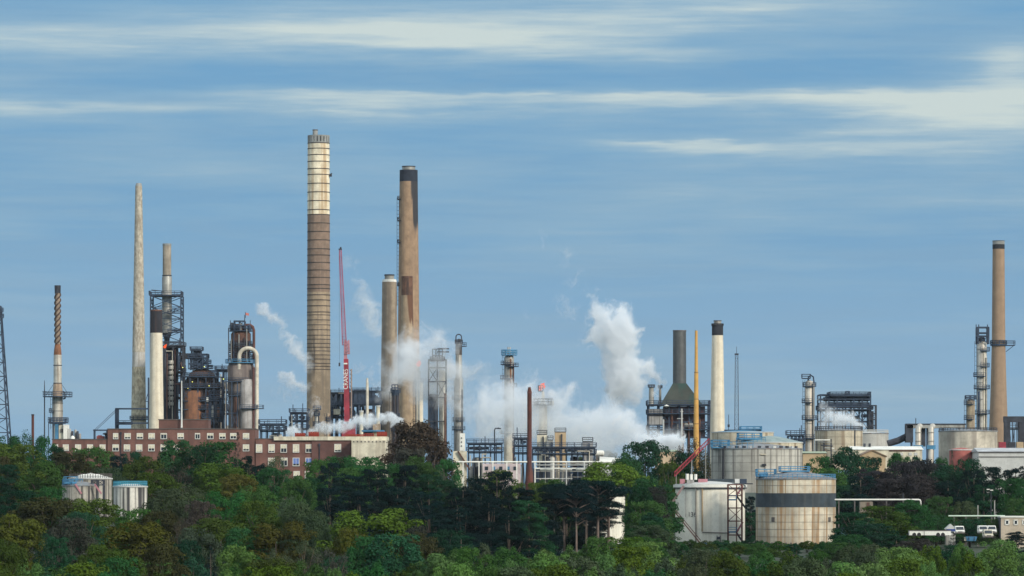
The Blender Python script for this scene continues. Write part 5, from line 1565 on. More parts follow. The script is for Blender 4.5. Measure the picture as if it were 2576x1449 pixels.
shed('tan_shed', 'small tan shed under steam left of the sloping red stair', 1650, 1702, 1136, 1131, 1200, mat('light_tan_wall', (0.55, 0.42, 0.28), var=0.1), M_GREENROOF, 10)
root, q = shed('warehouse', 'big light grey warehouse with a dark eave line at right edge', 2462, 2610, 1136, 1126, 1240, M_GREYWALL, mat('pale_slate_roof', (0.42, 0.44, 0.45)), 18, cat='warehouse')
MB().box((0, -0.15, q.z(1138)), (q.w(149), 0.3, q.w(1.6))).build('gutter', M_COPING, root)
MB().box((0, -0.15, q.z(1149)), (q.w(148), 0.25, q.w(1.4))).build('sheeting_rail', M_COPING, root)
for x_, m_, lab in ((2521, M_RED, 'small red container on the yard behind right-edge warehouse'), (2545, M_DARK, 'small dark container behind right-edge warehouse'), (2565, M_TAN, 'small tan container behind right-edge warehouse')):
    q = P(x_, 1300)
    root = thing('container', lab, 'container', q)
    zt = q.z(1112)
    MB().box((0, 0, zt - 1.3), (q.w(17), 2.4, 2.6)).build('body', m_, root)
    for s in (-1, 1):
        MB().box((s * q.w(8), 0, (zt - 2.6) / 2), (0.3, 2.0, zt - 2.6)).build('leg', M_DARK, root)
q = P(2180, 1260)
root = thing('pipe_rack', 'low rack of white and grey pipes at the foot of the pale steel column', 'pipe rack', P(2075, 1260))
q = P(2075, 1260)
for k, (ya, yb) in enumerate(((1107, 1103), (1112, 1109), (1120, 1118), (1126, 1124), (1132, 1131))):
    MB().tube([(q.x(2050 + k * 8), k * 0.8, q.z(ya)), (q.x(2088 + k * 4), k * 0.8, q.z(yb + 4))], q.w(1.6), 8).build('pipe', [M_WHITE, M_STEEL2, M_DARK][k % 3], root)
for x_ in (2056, 2074, 2092):
    MB().bar((q.x(x_), 2, 0), (q.x(x_), 2, q.z(1104)), 0.4).build('post', M_DARK, root)

# white overland pipes
q = P(2210, 985)
root = thing('overland_pipe', 'white overland pipe ending in a short downturn right of the black-banded tank', 'pipe', q)
MB().tube([(q.x(2100), 0, q.z(1257)), (q.x(2311), 0, q.z(1257)), (q.x(2315), 0, q.z(1258.5)), (q.x(2316), 0, q.z(1262)), (q.x(2316), 0, q.z(1272))], q.w(2.1), 10).build('pipe', M_WHITE, root)
for x_ in (2110, 2150, 2190, 2230, 2272, 2300):
    MB().box((q.x(x_), 0, q.z(1259) / 2), (0.3, 0.5, q.z(1259))).build('support', M_COPING, root)
q = P(2475, 985)
root = thing('overland_pipe', 'pale green overland pipe running to the tan cabin at right', 'pipe', q)
MB().tube([(q.x(2386), 0, q.z(1298)), (q.x(2528), 0, q.z(1298))], q.w(2.0), 10).build('pipe', M_GREENPIPE, root)
for x_ in (2400, 2430, 2462, 2495, 2520):
    MB().box((q.x(x_), 0, q.z(1300) / 2), (0.3, 0.5, q.z(1300))).build('support', M_COPING, root)
for x_, t_, lab in ((2502, 1259, 'thin pale post standing behind the pale green pipe'), (2460, 1271, 'shorter grey post near the middle of the pale green pipe'), (2272, 1240, 'dark post crossing the white overland pipe')):
    q = P(x_, 990)
    root = thing('post', lab, 'post', q)
    MB().tube([(0, 0, 0), (0, 0, q.z(t_))], [0.2, 0.14], 6).build('shaft', M_STEEL2 if x_ != 2272 else M_DARK, root)
q = P(2493, 1010)
root = thing('floodlight_mast', 'slim mast with two white floodlights among dark conifers at right', 'lamp post', q)
MB().tube([(0, 0, 0), (0, 0, q.z(1234))], [0.16, 0.1], 6).build('pole', M_DARK, root)
for s in (-1, 1):
    MB().box((q.w(4.5) * s - 0.3, -0.2, q.z(1232 + s)), (q.w(7), 0.5, q.w(2.2))).build('floodlight', M_WHITE, root)
# tan cabin
q = P(2552, 960)
root = thing('cabin', 'tan flat-roofed cabin with two white-framed windows at right edge', 'cabin', q)
MB().box((0, 3, q.z(1301) / 2), (q.w(68), 5, q.z(1301))).build('wall', mat('pale_stone_render', (0.47, 0.40, 0.31), var=0.15), root)
MB().box((0, 3, q.z(1300)), (q.w(71), 5.6, 0.35)).build('roof', M_WHITE, root)
MB().box((-q.w(34.6), 3, q.z(1301) / 2), (0.25, 5.06, q.z(1302))).build('corner_board', M_DARK, root)
for x_ in (2534, 2556, 2578):
    wf = MB()
    cx, cz, ww, hh = q.x(x_), q.z(1314), q.w(9), q.w(11)
    wf.box((cx - ww / 2, 0.42, cz), (0.25, 0.2, hh)).box((cx + ww / 2, 0.42, cz), (0.25, 0.2, hh)).box((cx, 0.42, cz + hh / 2), (ww + 0.25, 0.2, 0.25)).box((cx, 0.42, cz - hh / 2), (ww + 0.25, 0.2, 0.25))
    wo_ = wf.build('window', M_WHITE, root)
    MB().box((cx, 0.47, cz), (ww, 0.06, hh)).build('pane', M_GLASS, wo_)


def van(label, px, py_base, Y, w, colr=M_WHITE, face=0):
    """front view van or pick-up seen over the scrub: body, cab with dark windscreen, bumper, lamps, wheels"""
    q = P(px, Y)
    q.g = HC - (py_base - HY) * q.k
    root = thing('parked_van', label, 'van', q, 'white vans in the yard')
    L, hw = 4.8, w / 2
    b = MB()
    prof_ = [(0.0, 0.35), (0.0, 0.95), (0.9, 1.15), (1.6, 1.95), (2.0, 2.1), (L, 2.1), (L, 0.35)]
    for x_ in (-hw, hw):
        b.v += [(x_ * (0.93 if z_ > 1.5 else 1), y_, z_) for y_, z_ in prof_]
    n = len(prof_)
    b.f = [tuple(range(n)), tuple(range(2 * n - 1, n - 1, -1))] + [(i, i + n, (i + 1) % n + n, (i + 1) % n) for i in range(n)]
    b.build('body', colr, root)
    g_ = MB()
    g_.v = [(-hw * 0.86, 0.93, 1.22), (hw * 0.86, 0.93, 1.22), (hw * 0.8, 1.52, 1.9), (-hw * 0.8, 1.52, 1.9), (-hw * 0.86, 0.99, 1.2), (hw * 0.86, 0.99, 1.2), (hw * 0.8, 1.58, 1.88), (-hw * 0.8, 1.58, 1.88)]
    g_.v = [(x_, y_ - 0.05, z_ + 0.03) for x_, y_, z_ in g_.v]
    g_.f = [(0, 1, 2, 3), (7, 6, 5, 4), (0, 4, 5, 1), (1, 5, 6, 2), (2, 6, 7, 3), (3, 7, 4, 0)]
    g_.build('windscreen', M_GLASS, root)
    MB().box((0, -0.06, 0.5), (w * 0.98, 0.18, 0.28)).build('bumper', M_COPING, root)
    MB().box((0, -0.02, 0.78), (w * 0.5, 0.06, 0.16)).build('grille', M_DARK, root)
    for s in (-1, 1):
        MB().box((s * hw * 0.78, -0.02, 0.8), (0.28, 0.07, 0.2)).build('headlight', M_GREYWALL, root)
        MB().box((s * (hw + 0.12), 1.1, 1.35), (0.2, 0.15, 0.28)).build('mirror', M_DARK, root)
        for y_ in (0.9, L - 1):
            wmb = MB()
            wmb.tube([(s * hw * 0.98 - 0.11, y_, 0.36), (s * hw * 0.98 + 0.11, y_, 0.36)], 0.36, 16)
            wmb.build('wheel', M_TYRE, root)
    return root


van('white van parked left of the tan cabin, standing alone', 2416, 1346, 935, 2.1)
van('white van parked just below the tan cabin, left of a pair', 2475, 1345, 935, 2.1)
van('white van parked just below the tan cabin, right of a pair', 2497, 1345, 940, 2.0)
van('dusty white van parked slightly nearer than the pair', 2488, 1356, 900, 2.0, M_CREAM)
q = P(2340, 900)
q.g = HC - (1350 - HY) * q.k
root = thing('white_trailer', 'long low white trailer half hidden behind scrub at right', 'trailer', q)
MB().box((0, 1.2, q.w(9)), (q.w(104), 2.4, q.w(11))).build('body', M_WHITE, root)
MB().box((0, 1.2, q.w(15)), (q.w(106), 2.5, 0.15)).build('roof_edge', M_COPING, root)
for x_ in (2300, 2312, 2360, 2372):
    MB().tube([(q.x(x_), -0.05, 0.45), (q.x(x_), 0.2, 0.45)], 0.45, 16).build('wheel', M_TYRE, root)
MB().box((q.x(2325), -0.04, q.w(9)), (q.w(1), 0.1, q.w(10))).build('panel_joint', M_COPING, root)
MB().bar((q.x(2288), 1.2, 0.6), (q.x(2282), 1.2, 0.5), 0.2).build('drawbar', M_DARK, root)
q = P(2400, 905)
q.g = HC - (1348 - HY) * q.k
root = thing('lorry', 'white lorry cab with a blue top beside the long white trailer', 'lorry', q)
MB().box((-q.w(6), 1.6, q.w(7)), (q.w(17), 2.2, q.w(8))).build('cab', M_WHITE, root)
MB().box((-q.w(6), 1.6, q.w(14)), (q.w(20), 2.2, q.w(6))).build('blue_top', mat('deep_blue_paint', (0.03, 0.06, 0.22)), root)
MB().box((-q.w(6), 0.45, q.w(9)), (q.w(13), 0.1, q.w(3))).build('windscreen', M_GLASS, root)
for x_ in (-q.w(13), q.w(1)):
    MB().tube([(x_ - 0.15, 0.9, 0.45), (x_ + 0.15, 0.9, 0.45)], 0.45, 16).build('wheel', M_TYRE, root)
q = P(2392, 945)
root = thing('white_gable_roof', 'small white gabled kiosk roof behind the blue-topped lorry', 'kiosk', q)
b = MB()
w_ = q.w(14)
b.v = [(-w_, 0, q.z(1331)), (w_, 0, q.z(1331)), (0, 0, q.z(1318)), (-w_, 3, q.z(1331)), (w_, 3, q.z(1331)), (0, 3, q.z(1318))]
b.f = [(0, 1, 2), (5, 4, 3), (0, 2, 5, 3), (1, 4, 5, 2), (0, 3, 4, 1)]
b.build('roof', M_GREYWALL, root)
MB().box((0, 1.5, q.z(1331) / 2), (w_ * 1.7, 2.4, q.z(1331))).build('wall', M_STEEL2, root)
for xa, xb, m_, lab in ((2430, 2458, M_BLUE, 'blue skip in front of the lone white van'),):
    q = P((xa + xb) / 2, 900)
    q.g = HC - (1362 - HY) * q.k
    root = thing('skip', lab, 'skip', q)
    w_ = q.w(xb - xa) / 2
    b = MB()
    b.v = [(-w_ * .8, 0, 0.1), (w_ * .8, 0, 0.1), (w_, -0.2, q.w(12)), (-w_, -0.2, q.w(12)), (-w_ * .8, 1.6, 0.1), (w_ * .8, 1.6, 0.1), (w_, 1.8, q.w(12)), (-w_, 1.8, q.w(12))]
    b.f = [(0, 1, 2, 3), (7, 6, 5, 4), (1, 5, 6, 2), (4, 0, 3, 7), (3, 2, 6, 7), (4, 5, 1, 0)]
    b.build('body', m_, root)
    MB().box((-w_ * 1.05, 0.8, q.w(6)), (q.w(5), 1.2, q.w(9))).build('end_plate', M_CREAM, root)
    for s in (-1, 1):
        MB().box((s * w_ * 0.5, -0.2, q.w(7)), (0.12, 0.15, q.w(9))).build('rib', M_NAVY, root)
q = P(2116, 930)
q.g = HC - (1352 - HY) * q.k
root = thing('tarpaulin_shelter', 'pale turquoise tarpaulin shelter right of the black-banded tank', 'shelter', q)
b = MB()
b.v = [(-q.w(12), 0, 0), (q.w(18), 0, 0), (q.w(13), 0, q.w(20)), (-q.w(12), 0, q.w(22)), (-q.w(12), 3, 0), (q.w(18), 3, 0), (q.w(13), 3, q.w(20)), (-q.w(12), 3, q.w(22))]
b.f = [(0, 1, 2, 3), (7, 6, 5, 4), (1, 5, 6, 2), (4, 0, 3, 7), (3, 2, 6, 7), (4, 5, 1, 0)]
b.build('cover', mat('turquoise_tarpaulin', (0.24, 0.46, 0.46), var=0.4, ns=0.8), root)
MB().box((0, 1.5, q.w(22.5)), (q.w(28), 3.2, 0.15)).build('ridge', M_NAVY, root)
q = P(2180, 955)
root = thing('small_shelter', 'small tan hut with a dark doorway under the white overland pipe', 'hut', q)
MB().box((0, 1.5, q.z(1262) / 2), (q.w(32), 3, q.z(1262))).build('wall', mat('grey_brown_hut', (0.2, 0.17, 0.13)), root)
MB().box((q.w(4), -0.05, q.z(1272)), (q.w(7), 0.2, q.w(16))).build('doorway', M_RUST, root)

# ================================================================== TREES
rng = np.random.default_rng(7)


def leaf_cloud(name, puffs, per, size, m, up=0.45, aspect=0.7, shell=0.72):
    """many small leaf faces spread through a set of ellipsoidal clumps"""
    C_ = np.array([q[:3] for q in puffs]); RR = np.array([q[3:6] for q in puffs])
    cnt = np.maximum(8, (per * (RR.prod(1) ** (2 / 3)) / np.mean(RR.prod(1) ** (2 / 3))).astype(int))
    idx = np.repeat(np.arange(len(puffs)), cnt)
    n = len(idx)
    d = rng.normal(size=(n, 3))
    d /= np.linalg.norm(d, axis=1)[:, None]
    d[:, 2] = np.where(d[:, 2] < -0.4, -d[:, 2], d[:, 2])
    rad_ = shell + (1.08 - shell) * rng.random(n) ** 0.6
    rad_ *= 1 + 0.12 * rng.normal(size=n)
    pos = C_[idx] + d * RR[idx] * rad_[:, None]
    nrm = d * 0.9 + rng.normal(size=(n, 3)) * 0.33 + np.array([0, 0, up])
    nrm /= np.linalg.norm(nrm, axis=1)[:, None]
    t = np.cross(nrm, rng.normal(size=(n, 3)))
    t /= np.linalg.norm(t, axis=1)[:, None]
    b = np.cross(nrm, t)
    s = (size * (0.6 + 0.8 * rng.random(n)))[:, None]
    V = np.stack([pos - t * s, pos - b * s * aspect, pos + t * s, pos + b * s * aspect], 1).reshape(-1, 3)
    me = bpy.data.meshes.new(name)
    me.vertices.add(4 * n); me.loops.add(4 * n); me.polygons.add(n)
    me.vertices.foreach_set('co', V.astype(np.float32).ravel())
    me.loops.foreach_set('vertex_index', np.arange(4 * n, dtype=np.int32))
    me.polygons.foreach_set('loop_start', np.arange(0, 4 * n, 4, dtype=np.int32))
    me.polygons.foreach_set('loop_total', np.full(n, 4, np.int32))
    me.update()
    me.materials.append(m)
    return me


def limb_mesh(name, trunk, limbs, m):
    mb = MB()
    pts, r = trunk
    mb.tube(pts, r, 8)
    for pts, r in limbs:
        mb.tube(pts, r, 6)
    me = bpy.data.meshes.new(name)
    me.from_pydata(mb.v, [], mb.f)
    me.shade_smooth()
    me.materials.append(m)
    return me


def limbs_to(puffs, h0, k, r0):
    out = []
    ids = rng.choice(len(puffs), size=min(k, len(puffs)), replace=False)
    for i in ids:
        q = np.array(puffs[i][:3])
        st = np.array([0, 0, h0 + (q[2] - h0) * 0.25 * rng.random()])
        mid = st * 0.45 + q * 0.55 + rng.normal(size=3) * 0.3
        out.append(([tuple(st), tuple(mid), tuple(q)], [r0, r0 * 0.6, r0 * 0.2]))
    return out


# every kind is modelled 12 m wide and 14 m tall, then scaled to the tree
def round_tree(seed, n=95, pr=1.2, low=0.18, size=0.19, per=200, flat=1.0, rough=0.2):
    """domed crown of many leafy clumps: widest a third of the way up, knobbly on top"""
    r_ = np.random.default_rng(seed)
    puffs = []
    H0 = 14 * low
    for k in range(n):
        a = r_.uniform(0, 6.283)
        f_ = math.asin(r_.random()) / (math.pi / 2)   # even over the dome: 0 rim .. 1 top
        lop = 1 + 0.14 * math.sin(3 * a + seed) + 0.10 * math.sin(5 * a + 2 * seed)
        th = f_ * math.pi / 2
        rr = pr * r_.uniform(0.65, 1.3)
        hr = (6.0 - rr * 0.7) * math.cos(th) ** 0.75 * lop * (1 + rough * 0.5 * r_.normal() * 0.5)
        z = H0 + (14 - H0 - rr * 0.8) * (math.sin(th) ** flat) * (1 + rough * 0.25 * r_.normal())
        z = min(z, 14 - rr * 0.7)
        if f_ < 0.25 and r_.random() < 0.5:
            z -= r_.uniform(0, 0.5) * H0
        puffs.append((hr * math.cos(a), hr * math.sin(a), z, rr * 1.15, rr * 1.15, rr * 0.85))
    puffs.append((0, 0, H0 + 2.2, 3.9, 3.9, 2.6))
    puffs.append((0, 0, H0 + 5.2, 2.6, 2.6, 2.4))
    c = leaf_cloud('crown', puffs, per, size, M_LEAF)
    tr = limb_mesh('trunk', ([(0, 0, -3), (0.1, 0, 3), (0.15, 0.1, 8)], [0.42, 0.32, 0.14]), limbs_to(puffs, 3.0, 12, 0.16), M_BARK)
    return c, tr


def scrub_tree(seed):
    r_ = np.random.default_rng(seed)
    puffs = []
    for k in range(60):
        a, q = r_.uniform(0, 6.283), math.sqrt(r_.random())
        x, y = 5.2 * q * math.cos(a), 5.2 * q * math.sin(a)
        top = 13.2 * (1 - 0.42 * q * q) * r_.uniform(0.75, 1.0)
        rr = r_.uniform(0.6, 1.15)
        puffs.append((x, y, top - rr, rr, rr, rr * 1.5))
        puffs.append((x * 1.05, y * 1.05, top * 0.55, rr * 1.2, rr * 1.2, rr * 1.3))
    c = leaf_cloud('crown', puffs, 150, 0.19, M_LEAF, up=0.45)
    tr = limb_mesh('trunk', ([(0, 0, -3), (0, 0, 6)], [0.25, 0.1]), limbs_to(puffs, 0.5, 16, 0.11), M_BARK)
    return c, tr


def pine_tree(seed):
    r_ = np.random.default_rng(seed)
    puffs, limbs = [], []
    for k in range(30):
        a, q = r_.uniform(0, 6.283), r_.random() ** 0.6
        z = r_.choice([13.0, 12.0, 10.8, 9.6, 8.2], p=[.22, .28, .22, .16, .12]) + r_.normal() * 0.25
        w_ = 5.0 if z > 9 else 3.6
        x, y = w_ * q * math.cos(a), w_ * q * math.sin(a)
        rr = r_.uniform(1.0, 1.7)
        puffs.append((x, y, z, rr * 1.25, rr * 1.25, rr * 0.42))
        limbs.append(([(0, 0, z - 1.3), (x * 0.5, y * 0.5, z - 0.6), (x, y, z - 0.1)], [0.14, 0.1, 0.04]))
    c = leaf_cloud('crown', puffs, 420, 0.19, M_NEEDLE, up=0.5, aspect=0.35)
    tr = limb_mesh('trunk', ([(0, 0, -3), (0.12, 0, 5), (0, 0.1, 13)], [0.33, 0.27, 0.1]), limbs, M_PINEBARK)
    return c, tr


def dense_conifer(seed, taper=0.5):
    """broad dark evergreen down to the ground"""
    r_ = np.random.default_rng(seed)
    puffs = []
    for k in range(74):
        f_ = r_.random()
        z = 0.8 + 13.0 * f_
        rmax = 5.6 * (1 - taper * f_ ** 1.5) * r_.uniform(0.8, 1.08)
        a = r_.uniform(0, 6.283)
        rr = r_.uniform(0.9, 1.5) * (1 - 0.35 * f_)
        q = r_.random() ** 0.35 * max(0.2, rmax - rr * 0.6)
        puffs.append((q * math.cos(a), q * math.sin(a), z, rr * 1.25, rr * 1.25, rr * 0.62))
    c = leaf_cloud('crown', puffs, 260, 0.19, M_NEEDLE, up=0.35, aspect=0.4)
    tr = limb_mesh('trunk', ([(0, 0, -3), (0, 0, 6), (0, 0, 13.4)], [0.4, 0.28, 0.06]), limbs_to(puffs, 2, 8, 0.1), M_BARK)
    return c, tr


def spruce(seed):
    r_ = np.random.default_rng(seed)
    puffs = []
    for k in range(17):
        z = 1.0 + 12.4 * k / 16
        rm = 5.6 * (1 - (k / 16.5)) + 0.35
        m_ = max(3, int(9 * (1 - k / 18)))
        for j in range(m_):
            a = 6.283 * j / m_ + r_.uniform(-.3, .3) + k
            rr = max(0.45, rm * 0.34)
            q = rm - rr * 0.7
            puffs.append((q * math.cos(a), q * math.sin(a), z - 0.12 * q + r_.normal() * 0.15, rr * 1.1, rr * 1.1, 0.42))
    c = leaf_cloud('crown', puffs, 110, 0.18, M_NEEDLE, up=0.4, aspect=0.35)
    tr = limb_mesh('trunk', ([(0, 0, -3), (0, 0, 6), (0, 0, 13.8)], [0.3, 0.2, 0.05]), limbs_to(puffs, 1.5, 10, 0.06), M_BARK)
    return c, tr


def airy_tree(seed, per=80, size=0.15, n=76):
    """thin spring foliage over visible twigs"""
    r_ = np.random.default_rng(seed)
    puffs = []
    for k in range(n):
        v = r_.normal(size=3)
        v /= np.linalg.norm(v)
        q = r_.uniform(0.45, 1.0)
        x, y = v[0] * 5.0 * q, v[1] * 5.0 * q
        z = 7.6 + v[2] * 5.4 * q
        rr = r_.uniform(0.7, 1.4)
        puffs.append((x, y, z, rr, rr, rr))
    c = leaf_cloud('crown', puffs, per, size, M_LEAF, shell=0.3)
    limbs = limbs_to(puffs, 2.5, 44, 0.13)
    tr = limb_mesh('trunk', ([(0, 0, -3), (0, 0, 3), (0.1, 0, 8)], [0.42, 0.33, 0.12]), limbs, M_BARK)
    return c, tr


KIND = {
    'round': ('broadleaf_tree', 'tree', [round_tree(s, rough=0.5) for s in (1, 2, 3, 4, 5)]),
    'broad': ('oak_tree', 'tree', [round_tree(s, 120, 1.08, 0.08, 0.18, 175, 1.0, 0.3) for s in (11, 12, 13, 14)]),
    'scrub': ('bush', 'bush', [scrub_tree(s) for s in (21, 22, 23, 24, 25)]),
    'pine': ('pine_tree', 'tree', [pine_tree(s) for s in (31, 32, 33)]),
    'dark': ('conifer_tree', 'tree', [dense_conifer(s) for s in (41, 42, 43)]),
    'spruce': ('spruce_tree', 'tree', [spruce(s) for s in (51, 52)]),
    'airy': ('bare_tree', 'tree', [airy_tree(s) for s in (61, 62, 63)]),
    'thick_airy': ('copper_tree', 'tree', [airy_tree(64, 150, 0.17, 120)]),
}
COL = {
    'olive': (.048, .080, .016), 'lime': (.072, .125, .018), 'green': (.024, .086, .028), 'teal': (.024, .080, .044),
    'deep green': (.012, .046, .024), 'blackish green': (.005, .017, .018), 'brownish': (.046, .050, .022), 'golden olive': (.070, .078, .016),
    'grey-green': (.050, .074, .040), 'purplish': (.031, .031, .033), 'copper': (.056, .046, .036), 'fresh green': (.082, .160, .045),
    'mid green': (.040, .096, .025), 'grey-brown': (.056, .058, .044),
}
MARKS = [(62, 'left edge lattice tower'), (205, 'spiral flare stack'), (300, 'low brick wing'), (395, 'slim pale chimney'), (520, 'brick rooftop block'),
         (650, 'regenerator column'), (770, 'three-storey brick wing'), (840, 'tallest chimney'), (950, 'red crane'), (1060, 'soot-topped chimney'),
         (1170, 'round copper tree'), (1290, 'blue-topped column'), (1400, 'rusty front pole'), (1500, 'tall steam cloud'), (1600, 'pine-hidden white tank'), (1700, 'cone-hooded furnace'),
         (1895, 'white numbered tank'), (2110, 'black-banded tank'), (2210, 'air cooler'), (2300, 'off-white warehouse'), (2380, 'silver elbow ducts'),
         (2460, 'faded red tank'), (9999, 'far right chimney')]
